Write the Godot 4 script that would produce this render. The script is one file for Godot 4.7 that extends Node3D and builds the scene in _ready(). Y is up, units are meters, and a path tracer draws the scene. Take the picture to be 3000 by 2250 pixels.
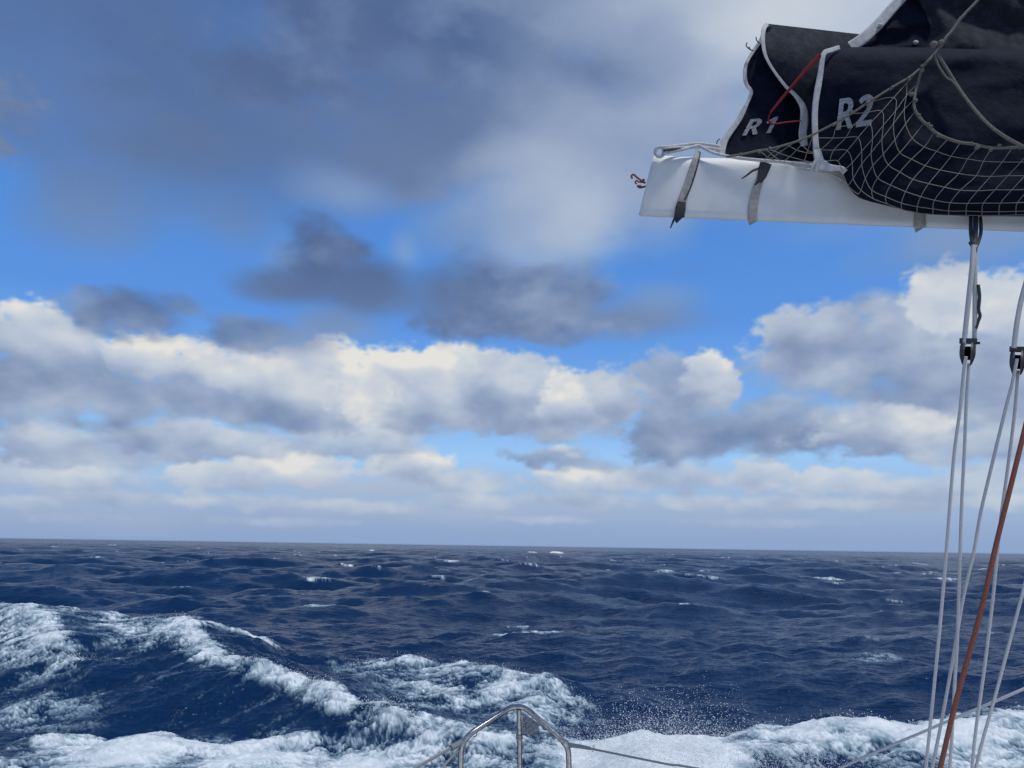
extends Node3D
# Open ocean seen from the stern of a sailing yacht: wake, boom with flaked mainsail, mainsheet and stern rail under broken cloud.

const EYE := Vector3(0, 3.6, 0)
const SKY_WIDTH := 4096
const PERIOD := 90.0   # the cloud field repeats (with other noise) round the horizon, so that the sky goes on as it is in view

var puffs := []
var cloud_ramp: Gradient
var air_ramp: Gradient
var noise_big: FastNoiseLite
var noise_mid: FastNoiseLite
var noise_fine: FastNoiseLite


func make_noise(kind: int, noise_seed: int, frequency: float, octaves: int, gain := 0.5) -> FastNoiseLite:
	var n := FastNoiseLite.new()
	n.noise_type = kind
	n.seed = noise_seed
	n.frequency = frequency
	n.fractal_octaves = octaves
	n.fractal_gain = gain
	n.fractal_type = FastNoiseLite.FRACTAL_FBM if octaves > 1 else FastNoiseLite.FRACTAL_NONE
	return n


func _ready() -> void:
	# ---- camera
	var camera := Camera3D.new()
	camera.name = "camera"
	camera.fov = 53.0
	camera.near = 0.05
	camera.far = 30000.0
	camera.position = EYE
	camera.rotation_degrees = Vector3(11.88, 0.0, 0.88)
	add_child(camera)
	lens = camera.transform
	# ---- sky, sun, exposure
	var env := Environment.new()
	env.background_mode = Environment.BG_SKY
	env.tonemap_mode = Environment.TONE_MAPPER_LINEAR
	env.tonemap_exposure = 1.0
	env.sdfgi_enabled = true
	env.ssao_enabled = true
	env.ssil_enabled = true
	var sky := Sky.new()
	var air := PanoramaSkyMaterial.new()
	air.panorama = ImageTexture.create_from_image(sky_image())
	air.energy_multiplier = 1.0
	sky.sky_material = air
	env.sky = sky
	var world := WorldEnvironment.new()
	world.name = "world_environment"
	world.environment = env
	add_child(world)
	var sun := DirectionalLight3D.new()
	sun.name = "sun"
	sun.light_energy = 0.8
	sun.light_color = Color(1.0, 0.985, 0.96)
	sun.light_angular_distance = 6.0
	sun.shadow_enabled = true
	sun.rotation_degrees = Vector3(-SUN_HEIGHT, 180.0 - SUN_AZIMUTH, 0.0)
	add_child(sun)
	# ---- the place
	build_scene()


# ------------------------------------------------------------------ sky
func cloud_puffs() -> Array:
	# azimuth, elevation, half width, half height (degrees), tone at the top, tone at the base, softness of the edge, density
	return [
		# far haze
		[-28.0, 1.2, 15.3, 1.35, 0.63, 0.57, 0.9, 0.6],
		[-10.1, 2.3, 21.8, 1.33, 0.68, 0.57, 0.9, 0.6],
		[13.3, 2.8, 21.5, 1.50, 0.66, 0.59, 0.9, 0.55],
		[28.2, 3.2, 12.5, 1.71, 0.68, 0.59, 0.9, 0.6],
		[-30.4, 3.9, 6.5, 1.51, 0.86, 0.62, 0.6, 0.9],
		[-20.4, 4.4, 5.7, 1.53, 0.93, 0.67, 0.5, 0.9],
		[-16.2, 5.2, 5.7, 1.80, 1, 0.75, 0.45, 0.95],
		[-7.6, 5.5, 4.2, 1.74, 0.98, 0.69, 0.45, 0.95],
		[-10.2, 3.9, 12.8, 1.15, 0.73, 0.62, 0.8, 0.8],
		[-3.2, 4.4, 5.3, 1.48, 0.78, 0.62, 0.6, 0.85],
		[6.4, 4.7, 5.7, 1.47, 0.83, 0.65, 0.5, 0.85],
		[5.0, 5.2, 3.8, 0.54, 0.96, 0.82, 0.6, 0.8],
		[11.8, 5.1, 5.5, 1.34, 0.74, 0.65, 0.6, 0.8],
		[18.2, 4.9, 2.8, 1.56, 0.88, 0.65, 0.45, 0.9],
		[15.3, 4.6, 4.3, 1.13, 0.73, 0.63, 0.6, 0.8],
		[22.7, 4.6, 3.9, 1.30, 0.86, 0.67, 0.5, 0.85],
		[26.9, 4.0, 6.1, 1.39, 0.76, 0.65, 0.7, 0.8],
		[32.1, 4.7, 4.2, 1.65, 0.83, 0.65, 0.6, 0.85],
		[-31.7, 2.2, 3.3, 0.72, 0.8, 0.67, 0.6, 0.8],
		[-26.6, 2.7, 4.6, 0.69, 0.78, 0.67, 0.6, 0.8],
		[-19.1, 2.7, 5.8, 0.73, 0.8, 0.67, 0.6, 0.75],
		[-11.5, 2.6, 5.1, 0.68, 0.76, 0.65, 0.6, 0.7],
		[-3.5, 3.1, 5.7, 0.77, 0.78, 0.67, 0.6, 0.75],
		[5.0, 3.3, 6.0, 0.77, 0.76, 0.65, 0.6, 0.75],
		[12.7, 3.3, 4.4, 0.76, 0.8, 0.67, 0.6, 0.75],
		[19.6, 3.1, 5.8, 0.73, 0.78, 0.67, 0.6, 0.75],
		[26.8, 2.9, 4.9, 0.69, 0.8, 0.69, 0.6, 0.75],
		[32.5, 3.1, 3.3, 0.72, 0.78, 0.67, 0.6, 0.75],
		[-28.1, 1.3, 4.7, 0.47, 0.74, 0.65, 0.7, 0.6],
		[-14.9, 1.4, 6.4, 0.48, 0.78, 0.67, 0.7, 0.6],
		[1.6, 1.9, 6.1, 0.46, 0.74, 0.65, 0.7, 0.6],
		[18.0, 1.8, 6.2, 0.44, 0.74, 0.67, 0.7, 0.6],
		# second row
		[-31.4, 5.9, 3.9, 1.67, 0.8, 0.58, 0.5, 0.95],
		[-27.7, 5.4, 4.5, 1.38, 0.66, 0.55, 0.6, 0.85],
		[-23.0, 6.8, 5.6, 1.73, 0.78, 0.5, 0.5, 0.95],
		[-18.2, 6.8, 3.5, 1.49, 0.72, 0.55, 0.6, 0.9],
		[-11.7, 7.2, 6.3, 1.85, 0.82, 0.6, 0.5, 0.9],
		[-8.4, 7.0, 2.3, 1.17, 0.7, 0.55, 0.6, 0.8],
		[3.0, 6.4, 4.2, 1.10, 0.6, 0.45, 0.5, 0.9],
		[3.7, 7.0, 1.3, 0.55, 0.95, 0.75, 0.7, 0.75],
		[4.6, 6.6, 0.8, 0.35, 0.9, 0.75, 0.7, 0.6],
		[6.4, 5.9, 2.3, 0.62, 0.6, 0.5, 0.7, 0.6],
		# main band
		[-33.3, 8.6, 6.0, 2.31, 0.55, 0.42, 0.7, 0.95],
		[-33.0, 12.2, 3.6, 2.98, 0.9, 0.5, 0.4, 1],
		[-30.5, 10.7, 4.4, 3.07, 0.75, 0.42, 0.5, 0.95],
		[-32.7, 9.8, 4.5, 2.33, 0.6, 0.4, 0.7, 0.9],
		[-25.6, 11.6, 3.5, 2.67, 0.95, 0.6, 0.4, 1],
		[-22.7, 12.1, 2.4, 2.19, 1, 0.75, 0.35, 1],
		[-26.7, 9.0, 7.8, 2.11, 0.55, 0.42, 0.6, 0.95],
		[-20.9, 9.5, 7.5, 2.40, 0.6, 0.42, 0.6, 0.95],
		[-18.6, 11.5, 4.6, 2.62, 0.9, 0.65, 0.5, 1],
		[-13.3, 11.4, 6.3, 3.65, 0.95, 0.55, 0.4, 1],
		[-16.4, 8.8, 6.4, 1.70, 0.5, 0.4, 0.7, 0.9],
		[-7.2, 11.3, 5.8, 3.73, 1, 0.7, 0.4, 1],
		[-8.5, 10.6, 4.2, 3.13, 1, 0.9, 0.6, 0.9],
		[-3.4, 11.8, 5.1, 3.36, 0.95, 0.6, 0.4, 1],
		[-5.4, 9.3, 5.8, 1.97, 0.7, 0.45, 0.6, 0.95],
		[-1.9, 10.1, 5.8, 2.96, 0.8, 0.45, 0.5, 0.95],
		[0.8, 11.9, 5.1, 2.77, 0.8, 0.55, 0.5, 0.95],
		[2.6, 9.5, 5.1, 2.17, 0.65, 0.42, 0.6, 0.95],
		[5.4, 10.5, 4.3, 2.76, 0.95, 0.6, 0.4, 1],
		[3.3, 8.5, 5.8, 1.38, 0.5, 0.42, 0.7, 0.9],
		[7.5, 11.2, 2.7, 2.36, 0.8, 0.55, 0.5, 0.9],
		# right bank
		[30.2, 11.6, 9.8, 4.45, 0.6, 0.5, 0.7, 1],
		[24.7, 12.1, 8.5, 3.60, 0.58, 0.48, 0.7, 0.95],
		[11.5, 9.4, 4.5, 3.48, 0.6, 0.38, 0.5, 0.95],
		[11.3, 11.8, 3.4, 2.91, 0.66, 0.5, 0.5, 0.9],
		[14.6, 11.9, 2.6, 2.30, 0.9, 0.55, 0.35, 1],
		[12.8, 7.7, 4.8, 2.30, 0.45, 0.33, 0.6, 0.95],
		[17.4, 8.6, 6.4, 2.26, 0.5, 0.35, 0.6, 0.9],
		[21.7, 7.8, 6.7, 2.20, 0.5, 0.33, 0.6, 0.95],
		[22.4, 14.5, 4.8, 2.74, 0.72, 0.45, 0.45, 1],
		[20.8, 12.7, 4.5, 1.85, 0.5, 0.4, 0.7, 0.9],
		[27.7, 13.7, 5.3, 3.51, 0.62, 0.5, 0.6, 1],
		[31.2, 15.7, 3.8, 3.72, 1, 0.7, 0.35, 1],
		[33.9, 14.7, 3.1, 3.62, 0.95, 0.65, 0.4, 1],
		[28.2, 10.3, 8.0, 3.49, 0.6, 0.46, 0.6, 1],
		[33.4, 9.8, 5.5, 4.30, 0.6, 0.48, 0.6, 1],
		[25.8, 7.7, 5.4, 2.13, 0.85, 0.5, 0.5, 1],
		[28.5, 7.5, 2.7, 2.08, 0.92, 0.6, 0.6, 0.9],
		[32.3, 6.7, 4.4, 1.99, 0.8, 0.5, 0.6, 0.95],
		[23.8, 9.0, 3.6, 1.45, 0.75, 0.5, 0.6, 0.8],
		[20.0, 9.8, 3.1, 1.30, 0.62, 0.5, 0.7, 0.7],
		# high overcast
		[-33.4, 32.0, 27.4, 11.55, 0.02, 0.14, 0.8, 0.72],
		[-6.2, 37.0, 33.1, 13.76, 0, 0.1, 0.7, 0.97],
		[-24.4, 26.1, 18.5, 7.07, 0.03, 0.16, 0.85, 0.72],
		[-30.4, 21.2, 6.7, 4.97, 0.2, 0.3, 0.9, 0.6],
		[-22.1, 21.9, 6.3, 3.19, 0.2, 0.3, 0.9, 0.5],
		[-4.3, 29.4, 22.3, 7.51, 0.1, 0.2, 0.8, 0.92],
		[14.6, 36.0, 26.2, 12.72, 0.46, 0.44, 0.8, 0.95],
		[7.0, 28.5, 14.6, 6.84, 0.44, 0.46, 0.9, 0.85],
		[29.3, 36.0, 22.7, 12.38, 0.88, 0.68, 0.8, 0.95],
		[22.7, 27.0, 19.7, 7.82, 0.52, 0.5, 0.9, 0.92],
		[32.4, 20.2, 9.7, 3.61, 0.44, 0.4, 1, 0.7],
		[9.8, 24.9, 8.0, 4.81, 0.52, 0.5, 1, 0.6],
		[1.4, 25.1, 9.8, 6.36, 0.7, 0.56, 0.9, 0.85],
		[5.1, 23.7, 5.3, 4.53, 0.74, 0.66, 0.9, 0.75],
		[0.3, 23.1, 7.0, 4.56, 0.62, 0.55, 1, 0.6],
		[-13.4, 24.8, 5.9, 2.56, 0.55, 0.42, 1, 0.6],
		[-8.7, 20.9, 2.0, 2.67, 0.6, 0.5, 1, 0.5],
		[-4.8, 22.9, 6.1, 4.17, 0.5, 0.4, 1, 0.6],
		[-17.3, 20.0, 3.3, 2.22, 0.5, 0.4, 1, 0.5],
		# near dark clouds
		[-27.6, 14.5, 5.0, 2.27, 0.12, 0.25, 0.6, 0.92],
		[-30.5, 14.9, 2.4, 1.53, 0.3, 0.3, 0.7, 0.7],
		[-24.2, 15.6, 2.3, 1.44, 0.28, 0.35, 0.7, 0.7],
		[-19.4, 14.3, 3.9, 2.05, 0.25, 0.42, 0.6, 0.85],
		[-16.2, 14.2, 4.4, 1.71, 0.35, 0.5, 0.8, 0.7],
		[-14.6, 20.1, 4.6, 3.56, 0.02, 0.04, 0.65, 0.97],
		[-17.2, 18.3, 5.2, 2.24, 0.04, 0.1, 0.75, 0.95],
		[-11.7, 18.5, 5.8, 2.86, 0.04, 0.12, 0.75, 0.95],
		[-13.6, 15.7, 4.9, 1.72, 0.3, 0.4, 0.8, 0.7],
		[-5.0, 18.2, 6.0, 2.92, 0.08, 0.16, 0.8, 0.92],
		[-0.7, 18.7, 6.8, 3.51, 0.14, 0.16, 0.7, 0.95],
		[3.3, 19.1, 4.8, 3.11, 0.35, 0.3, 0.6, 0.9],
		[-2.1, 16.3, 6.4, 1.97, 0.16, 0.25, 0.7, 0.9],
		[8.3, 16.6, 8.6, 2.34, 0.28, 0.3, 0.8, 0.85],
		[11.1, 18.2, 4.7, 1.92, 0.42, 0.35, 0.8, 0.5],
		[3.3, 16.0, 7.9, 1.57, 0.3, 0.35, 0.7, 0.85],
	]


func setup_sky() -> void:
	puffs = cloud_puffs()
	var r := RandomNumberGenerator.new()
	r.seed = 77
	var extra := []
	for i in 60:   # the part of each repeat that lies outside the photograph's angle
		var el: float = [3.0, 5.0, 8.0, 11.0, 15.0, 22.0][i % 6] * r.randf_range(0.9, 1.2)
		var near := el / 12.0
		var dark := i % 4 == 3
		var size := r.randf_range(2.4, 4.5) * clampf(near, 0.7, 1.8)
		extra.append([r.randf_range(39.0, 51.0), el, size, size * r.randf_range(0.35, 0.6), r.randf_range(0.2, 0.4) if dark else r.randf_range(0.7, 0.95), r.randf_range(0.3, 0.55), 0.5, 0.92])
	puffs = extra + puffs
	for p in puffs:
		p.append(maxf(p[2], p[3]) * 1.7)
	cloud_ramp = Gradient.new()
	cloud_ramp.offsets = PackedFloat32Array([0.0, 0.25, 0.5, 0.75, 0.92, 1.0])
	cloud_ramp.colors = PackedColorArray([Color8(84, 106, 147), Color8(113, 133, 170), Color8(147, 164, 193), Color8(183, 195, 213), Color8(206, 212, 219), Color8(228, 226, 221)])
	air_ramp = Gradient.new()   # by elevation / 90
	air_ramp.offsets = PackedFloat32Array([0.0, 0.012, 0.03, 0.07, 0.12, 0.18, 0.24, 0.34, 0.6, 1.0])
	air_ramp.colors = PackedColorArray([Color8(138, 160, 200), Color8(146, 168, 204), Color8(158, 182, 214), Color8(156, 200, 244), Color8(120, 172, 235), Color8(93, 148, 224), Color8(86, 141, 217), Color8(72, 126, 208), Color8(56, 104, 180), Color8(48, 92, 165)])
	noise_big = make_noise(FastNoiseLite.TYPE_SIMPLEX_SMOOTH, 11, 4.5, 3, 0.4)
	noise_mid = make_noise(FastNoiseLite.TYPE_SIMPLEX_SMOOTH, 23, 17.0, 5, 0.46)
	noise_fine = make_noise(FastNoiseLite.TYPE_SIMPLEX_SMOOTH, 37, 38.0, 4, 0.55)


func sky_color(az: float, el: float) -> Color:
	var c := air_ramp.sample(maxf(el, 0.0) / 90.0)
	var a := deg_to_rad(az)
	var e := deg_to_rad(el)
	var d := Vector3(sin(a) * cos(e), sin(e) * 1.7, -cos(a) * cos(e))
	var b1 := noise_big.get_noise_3dv(d)
	var b2 := noise_big.get_noise_3dv(d + Vector3(7.3, 1.1, 4.7))
	var m1 := noise_mid.get_noise_3dv(d)
	var m2 := noise_mid.get_noise_3dv(d + Vector3(3.1, 9.2, 5.5))
	var f1 := noise_fine.get_noise_3dv(d)
	var lit := noise_mid.get_noise_3dv(d * 0.55 + Vector3(0.02, 0.03, 0.0)) - noise_mid.get_noise_3dv(d * 0.55)
	if el > 30.0:   # the high cloud goes on overhead, brighter towards the sun
		var toward := clampf(cos(deg_to_rad(az - SUN_AZIMUTH)) * cos(e), 0.0, 1.0)
		var over := clampf((el - 30.0) / 12.0, 0.0, 1.0) * clampf(0.62 + 1.3 * b1, 0.0, 1.0)
		c = c.lerp(cloud_ramp.sample(0.18 + 0.5 * toward * toward + 0.3 * m1), over)
	for p in puffs:
		var gap := absf(wrapf(az - p[0], -PERIOD / 2, PERIOD / 2))
		if gap > p[8] or absf(el - p[1]) > p[8]:
			continue
		var small: float = clampf((3.5 - p[3]) / 2.5, 0.0, 1.0)   # small puffs follow the finer noise
		if p[6] > 0.72:
			small = 0.0
		var w1 := lerpf(b1, m1, small)
		var w2 := lerpf(b2, m2, small)
		var rough: float = 1.0 if p[6] < 0.75 else 0.5   # veils are smoother than heaps
		var dx: float = wrapf(az - p[0], -PERIOD / 2, PERIOD / 2) / p[2] + 0.45 * rough * w1
		var dy: float = (el - p[1]) / p[3] + 0.55 * rough * w2
		var out := sqrt(dx * dx + (dy * dy if dy > 0.0 else dy * dy * 1.25))
		var f: float = 1.0 - out + rough * (0.45 * (lerpf(w2, m1, 0.5) if rough > 0.5 else b1) + (0.26 if p[6] < 0.52 else 0.12) * f1 * rough)
		if f <= 0.0:
			continue
		var alpha: float = smoothstep(0.0, p[6] * (0.75 if p[6] < 0.56 and p[4] > 0.6 else 1.0), f) * p[7]
		var tone: float = lerpf(p[5], p[4], smoothstep(-0.9, 0.75, dy + 0.25 * w1)) + (0.2 * lit + 0.04 * f1 if rough > 0.5 else 0.06 * b2)
		c = c.lerp(cloud_ramp.sample(clampf(tone, 0.0, 1.0)), alpha)
	var veil := 0.6 * exp(-maxf(el, 0.0) / 1.3)   # haze over the far sea
	return c.lerp(Color8(146, 170, 207), veil)


func sky_patch(az0: float, el1: float, w: int, h: int, per_degree: float) -> Image:
	var rows := []
	rows.resize(h)
	var task := WorkerThreadPool.add_group_task(func(y: int) -> void:
		var row := PackedByteArray()
		row.resize(w * 3)
		var dither := RandomNumberGenerator.new()
		dither.seed = 900 + y
		for x in w:
			var c := sky_color(az0 + (x + 0.5) / per_degree, el1 - (y + 0.5) / per_degree)
			row[x * 3] = int(clampf(c.r * 255.0 + dither.randf(), 0.0, 255.0))
			row[x * 3 + 1] = int(clampf(c.g * 255.0 + dither.randf(), 0.0, 255.0))
			row[x * 3 + 2] = int(clampf(c.b * 255.0 + dither.randf(), 0.0, 255.0))
		rows[y] = row, h)
	WorkerThreadPool.wait_for_group_task_completion(task)
	var all := PackedByteArray()
	for row in rows:
		all.append_array(row)
	return Image.create_from_data(w, h, false, Image.FORMAT_RGB8, all)


func sky_image() -> Image:
	setup_sky()
	var whole := Image.create(768, 384, false, Image.FORMAT_RGB8)   # column 0 looks along -z
	whole.fill(Color8(96, 122, 160))
	whole.blit_rect(sky_patch(0.0, 90.0, 768, 194, 768 / 360.0), Rect2i(0, 0, 768, 194), Vector2i.ZERO)
	whole.resize(SKY_WIDTH, SKY_WIDTH / 2, Image.INTERPOLATE_CUBIC)
	var per := SKY_WIDTH / 360.0
	var top := int(41.0 * per)
	var half := int(39.0 * per)
	var first := SKY_WIDTH / 4 - top
	var fine := sky_patch(-half / per, top / per, half * 2, top + 10, per)   # the part that the photograph looks at, at full sharpness
	whole.blit_rect(fine, Rect2i(half, 0, half, top + 10), Vector2i(0, first))
	whole.blit_rect(fine, Rect2i(0, 0, half, top + 10), Vector2i(SKY_WIDTH - half, first))
	return whole

# ------------------------------------------------------------------ sea
const TILE := 512
const SEA_BASE := Color(0.0065, 0.026, 0.078)     # linear: deep clear ocean
const FOAM_SHADED := Color(0.72, 0.77, 0.80)  # wake foam, with the cloud shadow over it put into the colour
const CAP_SUNLIT := Color(0.84, 0.86, 0.87)  # the same foam further out, brightened in colour for sunlight
const FOAM_THIN := Color(0.25, 0.37, 0.44)       # air bubbles just under the surface
const SUN_AZIMUTH := 135.0
const SUN_HEIGHT := 64.0

var lens: Transform3D
var tile := PackedFloat32Array()      # a periodic patch of wind waves, rms 1
var speckle := PackedFloat32Array()   # fine periodic noise, 0..1
var lace := PackedFloat32Array()      # the net of lines that old foam makes, 0..1
var blobs := []
var caps := []
var crests := {}


func wave_tile() -> void:
	var n := TILE
	var wave := PackedFloat32Array()
	wave.resize(n)
	for i in n:   # a wave with sharper crests than troughs
		var a := TAU * i / n
		wave[i] = cos(a) + 0.22 * cos(2.0 * a) + 0.05 * cos(3.0 * a)
	tile.resize(n * n)
	tile.fill(0.0)
	var r := RandomNumberGenerator.new()
	r.seed = 4242
	for k in 46:
		var length := 3.0 * pow(1.075, k)
		var angle := deg_to_rad(75.0 + r.randfn(0.0, 38.0))
		var nx := roundi(length * cos(angle))
		var nz := roundi(length * sin(angle))
		var amp := pow(length / 3.0, -1.12) * r.randf_range(0.6, 1.3)
		var phase := r.randi() % n
		for j in n:
			var at := (j * nz + phase) & 511
			var first := j * n
			for i in n:
				tile[first + i] += amp * wave[at]
				at = (at + nx) & 511
	var total := 0.0
	for v in tile:
		total += v * v
	var scale_by := 1.0 / sqrt(total / (n * n))
	for i in n * n:
		tile[i] *= scale_by


func noise_tile(noise: FastNoiseLite) -> PackedFloat32Array:
	var bytes := noise.get_seamless_image(512, 512, false, false, 0.15, true).get_data()
	var out := PackedFloat32Array()
	out.resize(512 * 512)
	for i in out.size():
		out[i] = bytes[i] / 255.0
	return out


func look(t: PackedFloat32Array, x: float, z: float) -> float:   # x and z in tiles
	var fx := x * 512.0
	var fz := z * 512.0
	var ix := floori(fx)
	var iz := floori(fz)
	fx -= ix
	fz -= iz
	var r0 := (iz & 511) << 9
	var r1 := ((iz + 1) & 511) << 9
	var c0 := ix & 511
	var c1 := (ix + 1) & 511
	var a: float = t[r0 + c0]
	var b: float = t[r1 + c0]
	a += (t[r0 + c1] - a) * fx
	b += (t[r1 + c1] - b) * fx
	return a + (b - a) * fz


func sea_features() -> void:
	# crest lines of the wake: x, height, z
	crests = {
		"main": [Vector3(-17.91, 0.45, -30.01), Vector3(-14.62, 0.75, -27.39), Vector3(-12.13, 1.00, -25.76), Vector3(-9.86, 1.10, -24.20), Vector3(-7.67, 1.10, -20.68), Vector3(-6.17, 1.00, -19.04), Vector3(-5.00, 0.85, -18.41), Vector3(-3.92, 0.75, -17.01), Vector3(-3.06, 0.60, -16.16), Vector3(-2.35, 0.52, -15.74), Vector3(-1.70, 0.46, -15.46), Vector3(-0.63, 0.38, -14.96), Vector3(0.46, 0.20, -14.79)],
		"left": [Vector3(-21.31, 0.70, -28.52), Vector3(-18.79, 0.80, -28.17), Vector3(-16.66, 0.80, -26.87), Vector3(-14.58, 0.75, -24.84), Vector3(-12.01, 0.60, -21.42), Vector3(-10.78, 0.40, -20.04), Vector3(-10.59, 0.10, -20.71)],
		"outer": [Vector3(-4.59, 0.25, -22.58), Vector3(-3.07, 0.40, -22.72), Vector3(-1.85, 0.45, -22.14), Vector3(-1.03, 0.45, -20.94), Vector3(-0.07, 0.45, -20.02), Vector3(0.92, 0.40, -19.25), Vector3(1.63, 0.30, -18.71), Vector3(1.98, 0.15, -17.97)],
		"right": [Vector3(3.97, 0.15, -15.22), Vector3(4.69, 0.30, -15.31), Vector3(5.45, 0.42, -15.48), Vector3(6.17, 0.50, -15.54), Vector3(6.89, 0.42, -15.58), Vector3(7.67, 0.40, -15.23), Vector3(8.81, 0.45, -15.57), Vector3(9.64, 0.55, -15.74), Vector3(11.12, 0.60, -16.33)],
	}
	# foam patches of the wake: bearing, range, half widths of both, foam, lift
	blobs = [
		[-27.7, 15.7, 6.5, 1.59, 1.1, 0],
		[-20.5, 15.1, 7.2, 1.36, 1.12, 0.04],
		[-13.9, 14.4, 6.9, 1.23, 1.02, 0.04],
		[-29.2, 19.4, 3.9, 1.67, 0.36, 0],
		[-10.5, 14.4, 3.7, 0.65, 0.55, 0],
		[-7.1, 13.8, 4.4, 0.98, 0.8, 0],
		[-23.9, 16.5, 2.1, 0.44, 0.45, 0.08],
		[-17.2, 15.6, 1.7, 0.34, 0.45, 0.08],
		[-28.6, 17.2, 2.5, 0.53, 0.5, 0.06],
		[-30.9, 20.0, 2.6, 0.91, 0.2, 0],
		[-30.6, 25.0, 3.1, 4.76, 0.22, 0],
		[-31.4, 28.6, 2.1, 5.10, 0.3, 0],
		[-23.7, 26.6, 4.1, 3.01, 0.42, 0],
		[-21.2, 26.0, 2.6, 2.79, 0.45, 0],
		[-27.3, 32.1, 3.4, 2.23, 0.38, 0],
		[-8.0, 21.0, 3.8, 2.37, 0.42, 0.06],
		[-3.1, 19.7, 4.2, 2.22, 0.45, 0.06],
		[1.4, 18.6, 3.6, 1.87, 0.45, 0.03],
		[-5.0, 18.0, 6.4, 1.48, 0.34, 0],
		[2.7, 17.2, 2.9, 1.35, 0.42, 0],
		[-0.5, 15.8, 5.1, 1.01, 0.45, 0],
		[-3.0, 14.4, 3.8, 0.96, 0.4, 0],
		[-0.4, 13.8, 3.8, 1.01, 0.6, 0],
		[6.6, 13.7, 4.7, 2.19, 1.6, 0.12],
		[10.9, 13.9, 5.2, 2.08, 1.9, 0.2],
		[9.1, 15.0, 4.7, 1.42, 0.7, 0.1],
		[14.6, 14.2, 3.6, 1.82, 0.7, 0.1],
		[18.7, 15.6, 4.3, 1.79, 0.34, 0],
		[23.0, 16.7, 4.6, 1.60, 0.34, 0],
		[21.5, 15.8, 6.1, 1.69, 0.42, 0],
		[26.9, 16.8, 4.3, 1.92, 0.45, 0],
		[30.6, 17.8, 3.1, 3.06, 0.5, 0],
		[28.8, 16.5, 5.4, 1.40, 0.6, 0],
		[25.4, 28.8, 1.9, 1.36, 0.42, 0],
		[23.8, 29.5, 1.6, 1.21, 0.3, 0],
		[23.9, 34.0, 1.7, 1.77, 0.3, 0],
		[2.0, 33.0, 2.0, 1.46, 0.3, 0],
		[3.9, 34.3, 1.3, 0.99, 0.3, 0],
		[4.0, 24.1, 1.3, 0.46, 0.25, 0],
	]
	# breaking crests further out
	caps = [
		[-30.0, 420.0, 0.48, 7.56, 1.2, 0.5],
		[-26.8, 597.9, 0.34, 10.76, 0.9, 0.3],
		[-21.5, 420.0, 0.17, 7.56, 1, 0.4],
		[-11.5, 420.0, 0.28, 7.56, 0.9, 0.3],
		[-9.9, 420.0, 0.17, 7.56, 1, 0.4],
		[3.4, 420.0, 0.55, 7.56, 1.4, 0.9],
		[1.7, 420.0, 0.41, 7.56, 0.8, 0.2],
		[-4.2, 167.5, 0.62, 2.01, 0.9, 0.2],
		[-2.3, 157.4, 0.86, 1.89, 0.6, 0.2],
		[2.4, 74.8, 0.55, 0.90, 0.7, 0.1],
		[8.0, 102.5, 0.34, 1.23, 1, 0.4],
		[9.6, 92.9, 1.72, 1.11, 1.1, 0.35],
		[11.1, 97.4, 0.69, 1.17, 0.8, 0.3],
		[11.3, 420.0, 0.62, 7.56, 0.9, 0.3],
		[12.3, 420.0, 0.69, 7.56, 0.9, 0.3],
		[14.2, 312.8, 0.48, 5.63, 1.1, 0.3],
		[15.1, 340.4, 0.34, 6.13, 0.8, 0.2],
		[17.0, 420.0, 0.34, 7.56, 0.9, 0.3],
		[18.8, 146.1, 1.38, 1.75, 0.7, 0.2],
		[22.0, 111.2, 1.72, 1.33, 0.8, 0.25],
		[23.1, 132.5, 0.69, 1.59, 0.8, 0.2],
		[23.5, 420.0, 0.48, 7.56, 0.8, 0.3],
		[20.1, 236.1, 0.41, 2.83, 0.7, 0.2],
		[27.4, 259.6, 0.55, 4.67, 0.8, 0.2],
		[28.8, 131.4, 0.83, 1.58, 0.9, 0.2],
		[30.8, 149.6, 0.69, 1.79, 0.9, 0.2],
		[32.0, 224.7, 0.83, 2.70, 1, 0.2],
		[32.5, 163.5, 1.03, 1.96, 0.9, 0.2],
		[9.0, 420.0, 0.34, 7.56, 0.8, 0.3],
		[13.5, 420.0, 0.28, 7.56, 0.8, 0.3],
	]


func near_crest(line: Array, p: Vector2) -> Vector3:   # (signed distance: + beyond the crest, crest height, 0..1 along)
	var best := 1e9
	var side := 1.0
	var high := 0.0
	var along := 0.0
	var total := 0.0
	var last := line.size() - 2
	for i in line.size() - 1:
		var ax: float = line[i].x
		var az: float = line[i].z
		var dx: float = line[i + 1].x - ax
		var dz: float = line[i + 1].z - az
		var px := p.x - ax
		var pz := p.y - az
		var t := clampf((px * dx + pz * dz) / (dx * dx + dz * dz), 0.0, 1.0)
		px -= dx * t
		pz -= dz * t
		var l := px * px + pz * pz
		if l < best:
			best = l
			side = 1.0 if dx * pz - dz * px < 0.0 else -1.0
		var weight := 1.0 / ((l + 0.25) * (l + 0.25) * (l + 0.25))
		var y: float = lerpf(line[i].y, line[i + 1].y, t)
		if (i == 0 and t == 0.0) or (i == last and t == 1.0):
			y *= exp(-l / 2.0)
		high += weight * y
		along += weight * (i + t)
		total += weight
	return Vector3(side * sqrt(best), high / total, along / total / (last + 1))


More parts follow.
